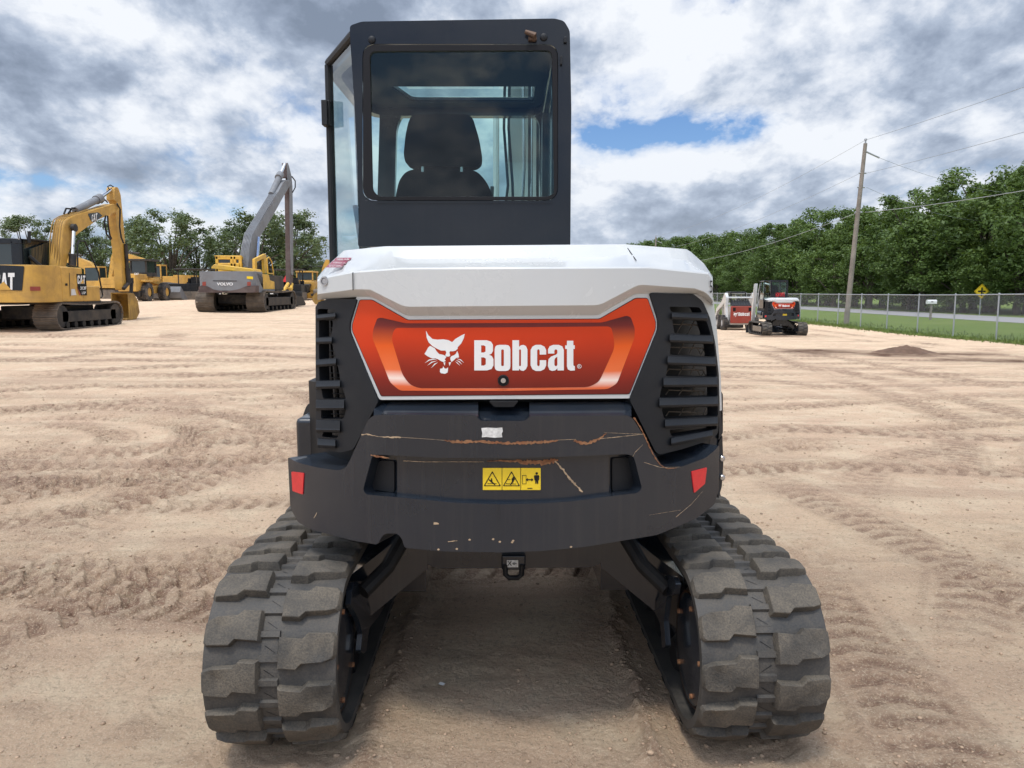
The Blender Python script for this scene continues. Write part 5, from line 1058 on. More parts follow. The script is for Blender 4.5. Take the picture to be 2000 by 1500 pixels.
def ground_fields(x, y):
    d = np.sqrt(x*x+y*y)
    near = np.clip(1.25-d/45, .0, 1)
    z = terr(x, y)+.030*fbm(x, y, .35, 3, 3)*np.clip(1.5-d/60, .3, 1)+.012*fbm(x, y, 1.6, 4, 9)*near
    fine = .0065*fbm(x, y, 9, 4, 21, .6)*np.clip(1-d/14, 0, 1)
    cr = fbm(x+.2*fbm(x, y, 2, 2, 4), y, 5.0, 3, 33); crust = np.clip((cr-.15)*3, 0, 1)
    dist = np.zeros_like(x); tread = np.zeros_like(x)
    sgn = RNG
    def lay(s, w, hw, dep, pit, m, k):
        nonlocal dist, tread
        wob = fbm(s*.9+k*7, w*.7, 1.0, 2, 50+k); vis = np.clip(.62+1.3*fbm(x, y, .55, 2, 70+k), 0, 1)
        e = np.clip((hw*(1+.10*wob)-np.abs(w))/(.25*hw), 0, 1)*m*vis
        ph = s/pit+np.abs(w)/hw*.55; saw = np.abs((ph % 1)-.5)*2; bars = np.clip((saw-.45)*9, 0, 1)
        ridge = np.exp(-((np.abs(w)-hw*1.12)/(.18*hw))**2)*m*vis
        tread = tread+dep*e*(bars-.75)*np.clip(1.2-d/26, .15, 1)+dep*.8*ridge*(.6+.6*wob)
        dist = np.maximum(dist, e*(.55+.45*(1-bars))+.5*ridge)
    for k, (x0, y0, a, L, hw, dep, pit) in enumerate(RUNS):
        a = math.radians(a); dx, dy = x-x0, y-y0; s = dx*math.cos(a)+dy*math.sin(a); w = -dx*math.sin(a)+dy*math.cos(a)+.25*np.sin(s*.23+k); 
        for off in ((0, 1.5) if k % 3 == 0 else (0,)): lay(s, w-off, hw, dep, pit, np.clip(s/.8, 0, 1)*np.clip((L-s)/.8, 0, 1), k)
    for k, (cx, cy, r, a0, a1, hw, dep, pit) in enumerate(ARCS):
        dx, dy = x-cx, y-cy; rr_ = np.sqrt(dx*dx+dy*dy); am = math.radians((a0+a1)/2); half = math.radians(a1-a0)/2
        an = np.arctan2(dy, dx)-am; an = (an+PI) % (2*PI)-PI; m = np.clip((half-np.abs(an))/.2, 0, 1); lay(an*r, rr_-r, hw, dep, pit, m, 40+k)
    # trodden strips beside and behind the near machine, soft crumbled edge by the right track
    def band(xc, hw, ya, yb): return np.clip((hw-np.abs(x-xc))/.05, 0, 1)*np.clip((y-ya)/.1, 0, 1)*np.clip((yb-y)/.3, 0, 1)
    bt = np.maximum(band(.80, .24, 1.2, 5.2), band(-.80, .24, 2.1, 5.2)); wav = .04*fbm(x, y, 6, 3, 88)
    z = z-.018*bt
    edge = np.exp(-((x-.50-wav*1.2)/.035)**2)*np.clip((y-1.6)/.3, 0, 1)*np.clip((4.2-y)/.5, 0, 1); edge2 = np.exp(-((x+.50-wav)/.04)**2)*np.clip((y-2.1)/.3, 0, 1)*np.clip((4.2-y)/.5, 0, 1)
    z = z+edge*(.030+.03*fbm(x, y, 22, 3, 5))+edge2*.018
    # small ridges and dark loose soil patches
    pile = 0*x
    for (px_, py_, rx, ry, hh) in ((-3.15, 3.95, .26, .18, .045), (-4.6, 6.3, .8, .25, .03), (-5.6, 6.9, .9, .3, .035)):
        g = np.exp(-((x-px_)/rx)**2-((y-py_)/ry)**2); pile = np.maximum(pile, g); z = z+hh*g*(.7+.8*fbm(x, y, 7, 4, 14))
    dk = np.exp(-((x-11.8)/2.6)**2-((y-23.4)/1.1)**2)+.9*np.exp(-((x-14.5)/3.2)**2-((y-20.8)/.9)**2)+.7*np.exp(-((x-9.3)/1.5)**2-((y-25.2)/1.0)**2)+.7*np.exp(-((x-17)/2.5)**2-((y-19.3)/.8)**2)+.5*np.exp(-((x-12)/2)**2-((y-34.5)/1.2)**2)
    dk = np.clip(dk*(1.0+1.6*fbm(x, y, .9, 4, 61)), 0, 1); z = z+.03*dk*fbm(x, y, 3, 4, 15)
    dist = np.clip(dist*.9+pile*.9+.35*crust*np.clip(fbm(x, y, .5, 2, 99)+.3, 0, 1)+.5*np.maximum(edge, edge2), 0, 1)
    rg = 1-np.abs(fbm(x, y, 11, 4, 41, .6))*2.2; rg2 = 1-np.abs(fbm(x, y, 3.2, 4, 43, .55))*2.0; nf2 = np.clip(1.15-d/16, 0, 1)
    lf = 1/(1+np.exp(x*4+1)); z = z+tread*(1.45+.25*lf)+fine*1.5+nf2*(.010*crust*(.35+.65*lf)+.0065*dist*(rg-.5)+.005*(rg2-.5)*(1+1.2*lf))
    return z, dist, dk
sv = [0.0]; st = .0024
while sv[-1] < 1.0: sv.append(sv[-1]+st)
while sv[-1] < 60: st *= 1.35; sv.append(sv[-1]+st)
sv = np.array([-a for a in sv[::-1]][:-1]+sv)
yr = [-80, -40, -20, -10, -6, -4, -2.5, -1.5, -.8, -.2, .3, .7, 1.0, 1.25, 1.45, 1.6, 1.7]; y = 1.78
while y < 9: yr.append(y); y += max(.0075, .0058*(y/2.4)**1.75)
while y < 700: yr.append(y); y += .0058*(y/2.4)**1.75*(1+max(0, y-40)*.02)
yr.append(900)
yr = np.array(yr); W = 1.02*np.sqrt(np.maximum(yr, 0)**2*.72+2.2)
GXX = np.outer(W, sv); GYY = np.repeat(yr[:, None], len(sv), 1)
gzv, gd, gk = ground_fields(GXX, GYY)
def np_mesh(name, co, faces, mat):
    me = bpy.data.meshes.new(name); me.vertices.add(len(co)); me.vertices.foreach_set('co', co.astype(np.float32).ravel())
    n, k = faces.shape; me.loops.add(n*k); me.loops.foreach_set('vertex_index', faces.astype(np.int32).ravel()); me.polygons.add(n)
    me.polygons.foreach_set('loop_start', np.arange(0, n*k, k, dtype=np.int32)); me.update(calc_edges=True); me.materials.append(mat)
    o = bpy.data.objects.new(name, me); COL.objects.link(o); return o
gm = bpy.data.materials.new('dirt'); gm.use_nodes = True; t = NT(gm); b = t.n['Principled BSDF']
tc = t.n.new('ShaderNodeTexCoord').outputs['Object']
at1 = t.n.new('ShaderNodeAttribute'); at1.attribute_name = 'disturbed'; at2 = t.n.new('ShaderNodeAttribute'); at2.attribute_name = 'damp'
nb = t.noise(tc, .35, 5, .6, .3); nm = t.noise(tc, 2.2, 7, .65, .2); nf_ = t.noise(tc, 38, 6, .7); nst = t.noise(t.mapping(tc, (.25, 1.6, 1)), 1.2, 6, .62, .3)
c = t.mix(t.ramp(nb, [(.35, 0.0), (.65, 1.0)]), (.68, .505, .345), (.66, .465, .325))
c = t.mix(t.ramp(nm, [(.47, 0.0), (.60, .65)]), c, (.76, .61, .43))
c = t.mix(t.ramp(nst, [(.50, 0.0), (.66, .55)]), c, (.40, .265, .19))
c = t.mix(t.math('MULTIPLY', at1.outputs['Fac'], t.ramp(t.noise(tc, 9, 8, .75), [(.36, .25), (.55, 1.0)])), c, (.27, .165, .115))
c = t.mix(t.ramp(nf_, [(.52, 0.0), (.64, .5)]), c, (.32, .22, .155))
c = t.mix(t.ramp(t.noise(tc, 120, 4, .7), [(.53, 0.0), (.62, .65)]), c, (.78, .65, .48))
c = t.mix(at2.outputs['Fac'], c, (.13, .075, .050))
t.link(c, b.inputs['Base Color']); b.inputs['Roughness'].default_value = .95; b.inputs['Specular IOR Level'].default_value = .15
bn = t.n.new('ShaderNodeBump'); bn.inputs['Strength'].default_value = 1.0; bn.inputs['Distance'].default_value = .034
vo = t.n.new('ShaderNodeTexVoronoi'); vo.feature = 'F1'; vo.inputs['Scale'].default_value = 30; t.link(t.mapping(tc, (1, 1.3, 1)), vo.inputs['Vector']); vo.inputs['Randomness'].default_value = 1
wv = t.n.new('ShaderNodeVectorMath'); wv.operation = 'ADD'
crm = t.math('MULTIPLY', t.math('SUBTRACT', .7, vo.outputs['Distance']), t.math('ADD', .10, t.math('MULTIPLY', at1.outputs['Fac'], .8)))
t.link(t.math('ADD', crm, t.math('ADD', t.math('MULTIPLY', t.noise(tc, 48, 9, .78), 1.0), t.math('MULTIPLY', t.noise(tc, 9, 5, .65), 1.0))), bn.inputs['Height'])
bn2 = t.n.new('ShaderNodeBump'); bn2.inputs['Strength'].default_value = .6; bn2.inputs['Distance'].default_value = .03
t.link(t.noise(t.mapping(tc, (.35, 2.2, 1)), 1.6, 6, .62, .5), bn2.inputs['Height']); t.link(bn2.outputs[0], bn.inputs['Normal']); t.link(bn.outputs[0], b.inputs['Normal'])
nr, nc = GXX.shape; idx = np.arange(nr*nc).reshape(nr, nc)
fc = np.stack([idx[:-1, :-1], idx[:-1, 1:], idx[1:, 1:], idx[1:, :-1]], -1).reshape(-1, 4)
ground = np_mesh('ground', np.stack([GXX, GYY, gzv], -1).reshape(-1, 3), fc, gm); struct(ground)
for nm_, arr in (('disturbed', gd), ('damp', gk)):
    a = ground.data.attributes.new(nm_, 'FLOAT', 'POINT'); a.data.foreach_set('value', arr.astype(np.float32).ravel())
ground.data.polygons.foreach_set('use_smooth', np.ones(len(fc), bool))
print('ground verts', nr*nc)
def gzr(x, y): return ground_fields(np.array([float(x)]), np.array([float(y)]))[0][0]
# clods and pebbles
cm = pm('soil_clod', (.37, .265, .18), .95, 0, .3, 6, bump=.5, bs=120)
ico = bmesh.new(); bmesh.ops.create_icosphere(ico, subdivisions=1, radius=1); iv = np.array([v.co[:] for v in ico.verts]); fi = np.array([[v.index for v in f.verts] for f in ico.faces]); ico.free()
n = 13000; cy = 1.7+RNG.random(n)**1.9*10; cx = (RNG.random(n)*2-1)*(cy*.85+.4); clus = fbm(cx, cy, .9, 2, 77); ok = (clus > -.05) | (RNG.random(n) < .25)
ex = []
for (px_, py_, rx, ry, nn) in ((-3.15, 3.95, .24, .17, 240), (-4.8, 6.4, .9, .35, 200), (.49, 2.6, .04, .9, 130), (-.50, 3.0, .05, .5, 50), (-3.6, 4.5, .5, .4, 150)):
    ex.append(np.stack([px_+RNG.normal(size=nn)*rx, py_+RNG.normal(size=nn)*ry], -1))
P_ = np.concatenate([np.stack([cx, cy], -1)[ok]]+ex); m_ = len(P_); zz_ = ground_fields(P_[:, 0], P_[:, 1])[0]
sz = (.0022+.0060*RNG.random(m_)**4.0)*(1+.10*P_[:, 1]); sz[-770:] *= 1.35; jit = 1+.35*(RNG.random((m_, len(iv)))-.5)
vv = iv[None]*sz[:, None, None]*jit[:, :, None]*np.array([1.15, 1, .62]); ang = RNG.random(m_)*6.28; ca, sa = np.cos(ang)[:, None], np.sin(ang)[:, None]
vx = vv[:, :, 0]*ca-vv[:, :, 1]*sa+P_[:, :1]; vy = vv[:, :, 0]*sa+vv[:, :, 1]*ca+P_[:, 1:]; vz = vv[:, :, 2]+zz_[:, None]+sz[:, None]*.25
co = np.stack([vx, vy, vz], -1).reshape(-1, 3); fcs = (fi[None]+np.arange(m_)[:, None, None]*len(iv)).reshape(-1, 3)
cl = np_mesh('dirt_clods', co, fcs, cm); cl['kind'] = 'stuff'; cl['label'] = 'loose crumbs and small clods of reddish soil scattered over the dirt'; cl['category'] = 'dirt clods'
# heap of dark soil on the right
hx, hy = at(1768, 686, 24.0).x, 24.0; rr2 = np.linspace(0, 1, 26); aa = np.linspace(0, 2*PI, 72, endpoint=False); Rg, Ag = np.meshgrid(rr2, aa, indexing='ij')
hxx = hx+1.05*Rg*np.cos(Ag)*(1+.25*np.sin(Ag*3)); hyy = hy+.6*Rg*np.sin(Ag)*(1+.2*np.cos(Ag*2)); hzz = terr(hxx, hyy)-.02+.30*np.clip(1-Rg, 0, 1)**1.2+.09*fbm(hxx, hyy, 4, 4, 8)*np.clip(1.1-Rg, 0, 1)
idx = np.arange(26*72).reshape(26, 72); i2 = np.roll(idx, -1, 1); fc = np.stack([idx[:-1], i2[:-1], i2[1:], idx[1:]], -1).reshape(-1, 4)
hp = np_mesh('soil_heap', np.stack([hxx, hyy, hzz], -1).reshape(-1, 3), fc, pm('dark_soil', (.13, .078, .052), .95, 0, .3, 4, bump=.8, bs=30)); tag(hp, 'low heap of dark brown soil on the dirt in front of the fence', 'dirt heap')
# scrap of paper
tag(MB().add([(-.303, 2.985, gzr(-.30, 2.98)+.012), (-.282, 2.978, gzr(-.28, 2.97)+.006), (-.275, 2.992, gzr(-.28, 2.99)+.010), (-.296, 3.0, gzr(-.29, 3)+.014)], [(0, 1, 2, 3)]).build('litter', M['letter'], None), 'tiny white scrap lying on the soil between the tracks', 'litter')
# ---------------------------------------------------------- grass verge and road
gmat = bpy.data.materials.new('lawn'); gmat.use_nodes = True; t = NT(gmat); b = t.n['Principled BSDF']; tc = t.n.new('ShaderNodeTexCoord').outputs['Object']
c = t.mix(t.ramp(t.noise(tc, .25, 4), [(.35, 0.0), (.65, 1.0)]), (.125, .200, .036), (.18, .24, .055)); c = t.mix(t.ramp(t.noise(tc, 6, 8, .75), [(.45, 0.0), (.7, .6)]), c, (.06, .105, .018))
c = t.mix(t.ramp(t.noise(t.mapping(tc, (2.5, .3, 1)), 1.0, 6, .7), [(.5, 0.0), (.72, .5)]), c, (.21, .22, .07))
t.link(c, b.inputs['Base Color']); b.inputs['Roughness'].default_value = .9; b.inputs['Specular IOR Level'].default_value = .2
bn = t.n.new('ShaderNodeBump'); bn.inputs['Distance'].default_value = .12; t.link(t.noise(tc, 14, 8, .75), bn.inputs['Height']); t.link(bn.outputs[0], b.inputs['Normal'])
def sheet(name, xs, ys, z, mat, jag=0):
    xs = np.array(xs); ys = np.array(ys); XX, YY = np.meshgrid(xs, ys, indexing='xy'); XX = XX.copy()
    if jag: XX[:, 0] += jag*fbm(ys, ys*0, .5, 4, 5)+jag*.6*fbm(ys, ys*0, 3, 3, 6)
    ZZ = terr(XX, YY)+z; idx = np.arange(XX.size).reshape(XX.shape)
    return np_mesh(name, np.stack([XX, YY, ZZ], -1).reshape(-1, 3), np.stack([idx[:-1, :-1], idx[:-1, 1:], idx[1:, 1:], idx[1:, :-1]], -1).reshape(-1, 4), mat)
ysx = np.concatenate([np.arange(-30, 130, .35), np.arange(130, 330, 4)])
struct(sheet('grass_verge', [18.9, 20, 22, 24, 27, 30, 32.6], ysx, .034, gmat, .75)); struct(sheet('roadside_grass', [38.7, 42, 50, 80, 200], ysx, .034, gmat))
rm = pm('asphalt', (.27, .265, .27), .9, 0, .06, .4, bump=.3, bs=80)
struct(sheet('road', [32.3, 35.6, 39.0], ysx, .05, rm)); 
# tall grass along the fence foot
blades = []; bf = []; n = 9000; gx = FX-.55+RNG.normal(size=n)*.38+(RNG.random(n) < .25)*RNG.random(n)*3; gy = 18+RNG.random(n)**1.2*60; hh = .05+.13*RNG.random(n)**2*(1+(fbm(gx, gy, .8, 2, 3) > .25)*1.1); an = RNG.random(n)*6.28; w = .012+.0006*gy
gzv2 = terr(gx, gy)+.02; dx, dy = np.cos(an)*w, np.sin(an)*w; lx = RNG.normal(size=n)*.05
co = np.stack([np.stack([gx-dx, gy-dy, gzv2], -1), np.stack([gx+dx, gy+dy, gzv2], -1), np.stack([gx+lx, gy, gzv2+hh], -1)], 1).reshape(-1, 3)
tg = np_mesh('weeds', co, np.arange(3*n).reshape(n, 3), pm('weed_green', (.12, .17, .035), .8, 0, .35, 1.5)); tg['kind'] = 'stuff'; tg['label'] = 'ragged weeds and tall grass along the foot of the fence'; tg['category'] = 'weeds'
# ================================================================== trees
def leafmat(name, a, b_, c_):
    m = bpy.data.materials.new(name); m.use_nodes = True; t = NT(m); b = t.n['Principled BSDF']; tc = t.n.new('ShaderNodeTexCoord').outputs['Object']; oi = t.n.new('ShaderNodeObjectInfo')
    r1 = t.n.new('ShaderNodeNewGeometry').outputs['Random Per Island']
    c = t.mix(t.ramp(t.noise(tc, .45, 3), [(.38, 0.0), (.62, 1.0)]), a, b_); c = t.mix(t.ramp(r1, [(.3, 0.0), (1, .8)]), c, c_)
    c = t.mix(t.math('MULTIPLY', oi.outputs['Random'], .55), c, a)
    t.link(c, b.inputs['Base Color']); b.inputs['Roughness'].default_value = .5; b.inputs['Specular IOR Level'].default_value = .35
    tl = t.new('ShaderNodeBsdfTranslucent'); t.link(t.mix(.5, c, (.16, .22, .02)), tl.inputs[0]); mx = t.new('ShaderNodeMixShader'); mx.inputs[0].default_value = .28
    t.link(b.outputs[0], mx.inputs[1]); t.link(tl.outputs[0], mx.inputs[2]); t.link(mx.outputs[0], t.n['Material Output'].inputs[0]); return m
LD = leafmat('dense_leaves', (.055, .100, .022), (.105, .170, .040), (.16, .235, .055)); LA = leafmat('pecan_leaves', (.070, .105, .045), (.115, .155, .070), (.16, .20, .085))
def crown_mesh(name, H, Rx, zlo, nclump, nleaf, leaf, seed, mat, airy=False):
    r = np.random.default_rng(seed); P = []; N_ = []
    th = r.random(nclump)*2*PI; zz = r.random(nclump)**.9*.93; prof = np.where(zz < .35, .62+zz*1.1, np.sqrt(np.clip(1-((zz-.35)/.65)**2.1, 0.02, 1))); rad = Rx*prof*(.55+.45*np.sqrt(r.random(nclump)))*(1+.22*np.sin(th*3+seed)+.12*np.sin(th*5))
    C = np.stack([rad*np.cos(th), rad*np.sin(th), zlo+(H-zlo)*zz], -1); cr = (.09 if not airy else .10)*H*(.6+.7*r.random(nclump))*(1-.30*zz)
    ci = r.integers(0, nclump, nleaf); d = r.normal(size=(nleaf, 3)); d /= np.linalg.norm(d, axis=1)[:, None]; rd = cr[ci]*(r.random(nleaf)**(.35 if not airy else .6)); 
    lump = 1+.25*np.sin(d[:, 0]*6+ci)*np.sin(d[:, 1]*5+ci*2)
    p = C[ci]+d*(rd*lump)[:, None]*np.array([1.15, 1.15, .85])
    nrm = d*.55+r.normal(size=(nleaf, 3))*.45+np.array([0, 0, .45]); nrm /= np.linalg.norm(nrm, axis=1)[:, None]
    u = np.cross(nrm, r.normal(size=(nleaf, 3))); u /= np.linalg.norm(u, axis=1)[:, None]; v = np.cross(nrm, u); s = leaf*(.6+.8*r.random(nleaf))[:, None]
    q = np.stack([p-u*s, p-v*s*.45-nrm*s*.1, p+u*s, p+v*s*.5-nrm*s*.12], 1).reshape(-1, 3)
    me = np_mesh(name, q, np.arange(4*nleaf).reshape(nleaf, 4), mat); return me, C
def trunk_mesh(name, H, C, r0, seed, zfork):
    r = random.Random(seed); mb = MB(); mb.tube([(0, 0, -.3), (.05, .02, zfork*.5), (0, .05, zfork)], [r0*1.25, r0, r0*.9], 10)
    top = Vector((r.uniform(-.3, .3), r.uniform(-.3, .3), H*.66)); mb.tube([(0, .05, zfork), ((top.x)*.4, top.y*.4, H*.55), top], [r0*.85, r0*.5, r0*.12], 8)
    sel = sorted(range(len(C)), key=lambda i: (i*37) % 101)[:16]
    for i in sel:
        c = Vector(C[i]); z0 = zfork*(.8+.5*r.random()); a = Vector((0, 0, z0)); m = a.lerp(c, .5)+Vector((r.uniform(-.3, .3), r.uniform(-.3, .3), .08*H)); mb.tube([a, m, c], [r0*.42, r0*.26, r0*.06], 6)
    o = mb.build(name, M['bark'], None); return o
protos = []
def proto(H, Rx, zlo, nc, nl, leaf, seed, mat, r0, zf_, airy=False):
    c, C = crown_mesh('crown', H, Rx, zlo, nc, nl, leaf, seed, mat, airy); tr = trunk_mesh('trunk', H, C, r0, seed, zf_); protos.append((c, tr)); return c, tr
dense = [proto(13, 4.9, 1.9, 85, 15000, .17, 3, LD, .32, 2.6), proto(13, 4.5, 1.5, 75, 14000, .18, 14, LD, .30, 2.2), proto(13, 5.3, 2.2, 95, 16000, .17, 25, LD, .34, 2.8), proto(13, 4.2, 1.2, 70, 13000, .18, 36, LD, .28, 2.0)]
airy = [proto(10.5, 3.9, .4, 90, 10500, .15, 47, LA, .30, 1.9, True), proto(10.5, 3.3, .5, 80, 9500, .15, 58, LA, .27, 2.2, True), proto(10.5, 4.1, .4, 100, 11500, .15, 69, LA, .32, 1.7, True)]
used = set()
def tree(pr, name, label, cat_, X_, Y_, H_, base, grp=None, rot=None, sx=1.0):
    z = gz(X_, Y_); t_ = thing(name, label, cat_, (X_, Y_, z-.05), grp); s = H_/base; t_.scale = (s*sx, s*sx, s); t_.rotation_euler = (0, 0, RNG.random()*6.28 if rot is None else rot)
    for o in pr:
        if o.name not in used: used.add(o.name); c = o
        else: c = o.copy(); COL.objects.link(c)
        c.parent = t_
    return t_
# right tree line beyond the road
k = 0
DL = 'dark green broadleaf tree in the tree line beyond the road'
line = [(2110, 285), (2010, 318), (1935, 318), (1860, 342), (1790, 368), (1725, 392), (1672, 398), (1622, 402), (1575, 425), (1530, 428), (1490, 440), (1455, 444), (1420, 452), (1388, 452), (1355, 455), (1325, 458), (1300, 461), (1276, 463), (1250, 470), (1228, 476)]
orig = {}
Dd = [63, 69, 75, 81, 88, 96, 104, 112, 121, 132, 142, 153, 166, 175, 185, 195, 200, 205, 210, 215]
tl_words = ['rightmost tall', 'very tall', 'tall spreading', 'broad', 'rounded']
rt = []
for i, ((px, ty), Yd) in enumerate(zip(line, Dd)):
    Yt = Yd; Xt = (px-1000)/1500*Yt*.99; H_ = ((568-ty)/1500*Yt+1.6+.47)*.98
    rt.append((px, Xt, Yt, H_))
for i, (px, Xt, Yt, H_) in enumerate(rt):
    tree(dense[(i*3) % 4], 'broadleaf_tree', DL, 'tree', Xt, Yt, H_*1.0, 13, 'trees in the line beyond the road', sx=1.05+.1*(i % 3))
# second, lower storey and back row closing the gaps
for i, (px, Xt, Yt, H_) in enumerate(rt):
    tree(dense[(i*5+1) % 4], 'broadleaf_tree', DL, 'tree', Xt+4.5+1.5*(i % 2), Yt+6, H_*.90, 13, 'trees in the line beyond the road', sx=1.3)
for i, (px, Xt, Yt, H_) in enumerate(rt):
    if i > 13: continue
    tree(dense[(i*7+2) % 4], 'broadleaf_tree', 'lower dark green tree at the front edge of the tree line', 'tree', Xt-2.2-(i % 3), Yt+4.2, H_*(.50+.08*(i % 3)), 13, 'low trees at the front of the tree line', sx=1.35)
tree(dense[0], 'broadleaf_tree', 'bright green low tree straight above the nearest machine hood corner on the right', 'tree', X(1462, 135), 135, 8.2, 13, sx=1.4)
tree(dense[2], 'broadleaf_tree', 'light green spreading tree at the right edge behind the yellow sign', 'tree', X(1985, 78), 78, 9.5, 13, sx=1.35)
# left airy trees
LT = [(-8, 470, 100, 1, 'sparse tree at the far left edge behind the black excavator cab'), (62, 422, 92, 0, 'airy tree rising over the black cab at the left'), (150, 448, 96, 1, 'airy tree seen through the bent yellow boom'), (205, 430, 100, 2, 'dark airy tree directly behind the yellow stick'),
      (268, 425, 96, 1, 'narrow tree right of the yellow stick'), (338, 409, 88, 2, 'large spreading pecan tree between the yellow stick and the grey boom'), (392, 448, 93, 1, 'low loose tree left of the grey excavator cab'),
      (500, 412, 90, 2, 'wide airy tree behind the grey boom'), (566, 412, 94, 0, 'airy tree behind the tall brown stick'), (618, 500, 112, 1, 'small distant tree just left of the nearest machine'), (28, 500, 120, 0, 'small tree low behind the left excavator cab'), (462, 440, 97, 0, 'small rounded tree at the left of the grey boom'), (592, 450, 103, 1, 'narrow tree between the brown stick and the nearest cab')]
for i, (px, ty, Yt, kk, lb) in enumerate(LT):
    Xt = X(px, Yt); H_ = ((568-ty)/1500*Yt+1.6-1.15)*1.02; tree(airy[kk], 'pecan_tree', lb, 'tree', Xt, Yt, H_, 10.5, rot=i*1.3, sx=(1.25 if px in (338, 500, 566) else 1.05))
# far low wood on the horizon at the left and behind
hz = []
fx = np.concatenate([np.linspace(-175, -25, 50), np.linspace(-25, 60, 30)])
r_ = np.random.default_rng(5); nl = 42000; px_ = r_.uniform(-190, 70, nl); py_ = 190+r_.normal(size=nl)*6; hh = 5.5+2.6*fbm(px_, px_*0, .06, 4, 9)+1.5*fbm(px_, px_*0, .4, 3, 19); pz = 1.1+hh*r_.random(nl)**.7
p = np.stack([px_, py_, pz], -1); d = r_.normal(size=(nl, 3)); d /= np.linalg.norm(d, axis=1)[:, None]; u = np.cross(d, r_.normal(size=(nl, 3))); u /= np.linalg.norm(u, axis=1)[:, None]; v = np.cross(d, u); s = .42
q = np.stack([p-u*s, p-v*s*.6, p+u*s, p+v*s*.6], 1).reshape(-1, 3)
fw_ = np_mesh('distant_wood', q, np.arange(4*nl).reshape(nl, 4), LD); fw_['kind'] = 'stuff'; fw_['label'] = 'low far-off belt of trees along the horizon'; fw_['category'] = 'woods'
# ================================================================== sky and light
SUN_EL, SUN_AZ = 70.0, 205.0             # azimuth clockwise from +Y: behind the camera, slightly left
w = bpy.data.worlds.new('World'); S.world = w; w.use_nodes = True; t = NT(w); bg = t.n['Background']
sky = t.n.new('ShaderNodeTexSky'); sky.sky_type = 'NISHITA'; sky.sun_disc = False; sky.sun_elevation = math.radians(SUN_EL); sky.sun_rotation = math.radians(SUN_AZ); sky.altitude = 100; sky.air_density = 1.0; sky.dust_density = .6
tc = t.n.new('ShaderNodeTexCoord').outputs['Generated']; sx = t.n.new('ShaderNodeSeparateXYZ'); t.link(tc, sx.inputs[0]); X_, Y_, Z_ = sx.outputs
zc = t.math('MAXIMUM', Z_, 0.0); den = t.math('ADD', zc, .42)
cmb = t.n.new('ShaderNodeCombineXYZ'); t.link(t.math('DIVIDE', X_, den), cmb.inputs[0]); t.link(t.math('DIVIDE', Y_, den), cmb.inputs[1]); P = cmb.outputs[0]
n1 = t.noise(t.mapping(P, (1, .8, 1), (3.1, 1.7, 0)), 2.5, 12, .57, .1)
n2 = t.noise(t.mapping(P, (1, .8, 1), (7.7, 4.2, 2.0)), 4.6, 9, .56, .15)
n3 = t.noise(t.mapping(P, (1, .8, 1), (3.1, 1.64, .03)), 2.5, 12, .57, .1)
bl1 = t.math('ABSOLUTE', t.math('SUBTRACT', t.noise(t.mapping(P, (1, .8, 1), (1.1, 9.2, .5)), 7.0, 6, .55, .2), .5))
bl2 = t.math('ABSOLUTE', t.math('SUBTRACT', t.noise(t.mapping(P, (1, .8, 1), (5.1, 3.2, .9)), 17, 6, .6, .2), .5))
def blob(px, py, sxx, syy):              # soft patch of the sky around a compass direction and height
    r = ray(px, py).normalized(); az0 = math.atan2(r.x, r.y); el0 = math.asin(r.z)
    az = t.math('ARCTAN2', X_, Y_); el = t.math('ARCSINE', Z_)
    a = t.math('DIVIDE', t.math('SUBTRACT', az, az0), sxx/1500.0); b_ = t.math('DIVIDE', t.math('SUBTRACT', el, el0), syy/1500.0)
    e = t.math('ADD', t.math('MULTIPLY', a, a), t.math('MULTIPLY', b_, b_)); return t.math('EXPONENT', t.math('MULTIPLY', e, -1.0))
def addw(base, items):
    for (f, wgt) in items: base = t.math('ADD', base, t.math('MULTIPLY', f, wgt))
    return base
cov = addw(n1, [(bl1, .28), (bl2, .14), (blob(1440, 252, 250, 44), -.19), (blob(1210, 172, 110, 36), -.12), (blob(1150, 225, 120, 50), .10), (blob(1300, 60, 200, 60), .10), (blob(60, 350, 110, 18), -.16), (blob(300, 20, 200, 40), .15), (blob(1800, 80, 400, 120), .3), (blob(100, 130, 300, 80), .25), (blob(1300, 400, 300, 60), .25), (blob(820, 30, 300, 60), .2)])
covr = t.ramp(cov, [(.40, 0.0), (.47, .75), (.53, 1.0)])
dark = addw(t.math('ADD', t.math('MULTIPLY', n2, .55), t.math('MULTIPLY', n1, .45)), [(blob(1800, 90, 330, 70), .20), (blob(90, 130, 230, 55), .20), (blob(640, 60, 160, 70), .13), (blob(330, 330, 220, 45), .13), (blob(1650, 330, 300, 60), -.03),
      (blob(1300, 40, 170, 90), -.12), (blob(1330, 250, 260, 50), -.14), (blob(300, 60, 160, 50), -.10), (blob(120, 270, 220, 50), -.10), (blob(430, 400, 200, 24), -.12), (blob(1200, 200, 120, 40), -.12), (blob(1870, 200, 200, 50), -.08), (blob(1450, 440, 220, 30), .05), (blob(450, 455, 250, 25), .03)])
edge = t.math('SUBTRACT', n1, n3)        # lit flank of each billow
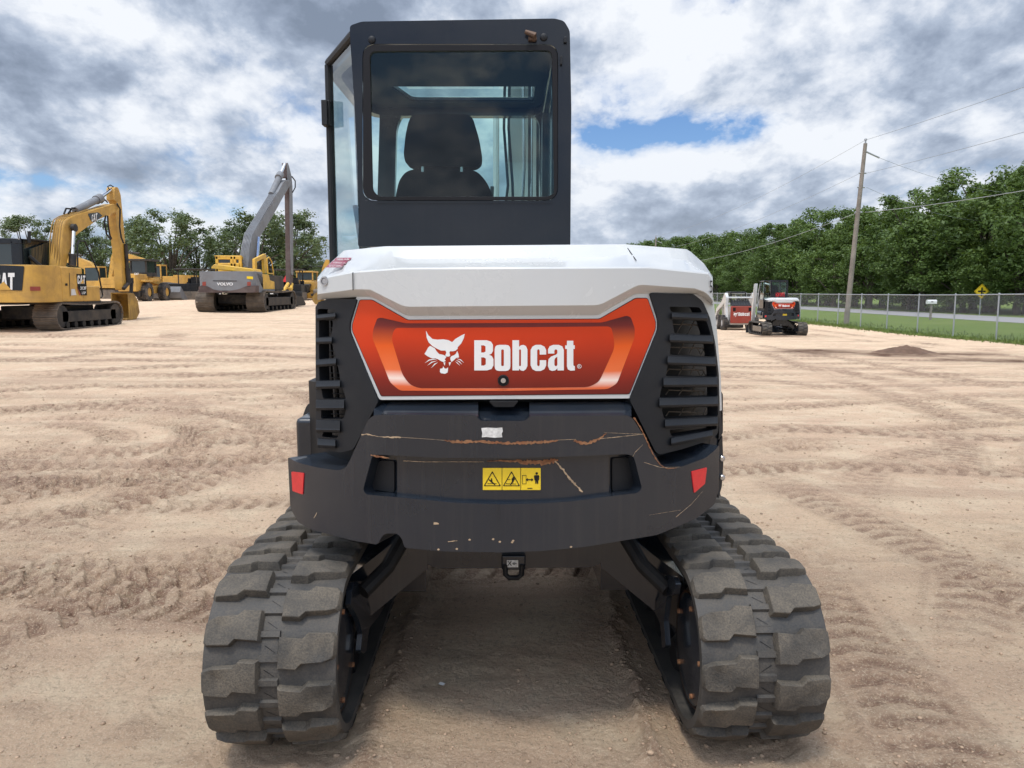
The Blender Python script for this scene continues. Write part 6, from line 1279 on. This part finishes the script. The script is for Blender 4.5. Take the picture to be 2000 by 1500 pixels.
dark = t.math('SUBTRACT', dark, t.math('MULTIPLY', edge, 1.5)); dark = t.math('SUBTRACT', dark, t.math('MULTIPLY', t.math('SUBTRACT', bl1, .09), .55)); dark = t.math('SUBTRACT', dark, t.math('MULTIPLY', t.math('SUBTRACT', bl2, .09), .22))
KS = 11.0
cc = t.ramp(dark, [(.40, (.84, .87, .92)), (.49, (.66, .71, .80)), (.58, (.43, .50, .62)), (.68, (.29, .35, .46)), (.78, (.21, .26, .35))])
mul = t.n.new('ShaderNodeVectorMath'); mul.operation = 'SCALE'; t.link(cc, mul.inputs[0])
# cloud deck gets brighter towards the veiled sun overhead
sd = Vector((math.sin(math.radians(SUN_AZ))*math.cos(math.radians(SUN_EL)), math.cos(math.radians(SUN_AZ))*math.cos(math.radians(SUN_EL)), math.sin(math.radians(SUN_EL))))
dt = t.n.new('ShaderNodeVectorMath'); dt.operation = 'DOT_PRODUCT'; t.link(tc, dt.inputs[0]); dt.inputs[1].default_value = sd
glow = t.math('POWER', t.math('MAXIMUM', dt.outputs['Value'], 0.0), 3.0)
t.val(mul.inputs['Scale'], t.math('MULTIPLY', t.math('ADD', 1.0, t.math('MULTIPLY', glow, 3.0)), KS))
hz_ = t.math('POWER', t.math('SUBTRACT', 1.0, zc, clamp=True), 9.0)
col = t.mix(covr, t.mix(1.0, sky.outputs[0], (.72, 1.0, 1.35), 'MULTIPLY'), mul.outputs[0])
col = t.mix(t.math('MULTIPLY', hz_, .45), col, (.60*KS, .67*KS, .76*KS))
t.link(col, bg.inputs['Color']); bg.inputs['Strength'].default_value = .10
sl = bpy.data.lights.new('sun', 'SUN'); so_ = bpy.data.objects.new('sun', sl); COL.objects.link(so_); sl.energy = 2.2; sl.angle = math.radians(10); sl.color = (1, .93, .83)
so_.rotation_euler = sd.to_track_quat('Z', 'Y').to_euler(); so_.location = (0, -5, 30)
S.view_settings.view_transform = 'Standard'; S.view_settings.look = 'None'; S.view_settings.exposure = .0; S.view_settings.gamma = 1.0
S.render.resolution_x = 1024; S.render.resolution_y = 768
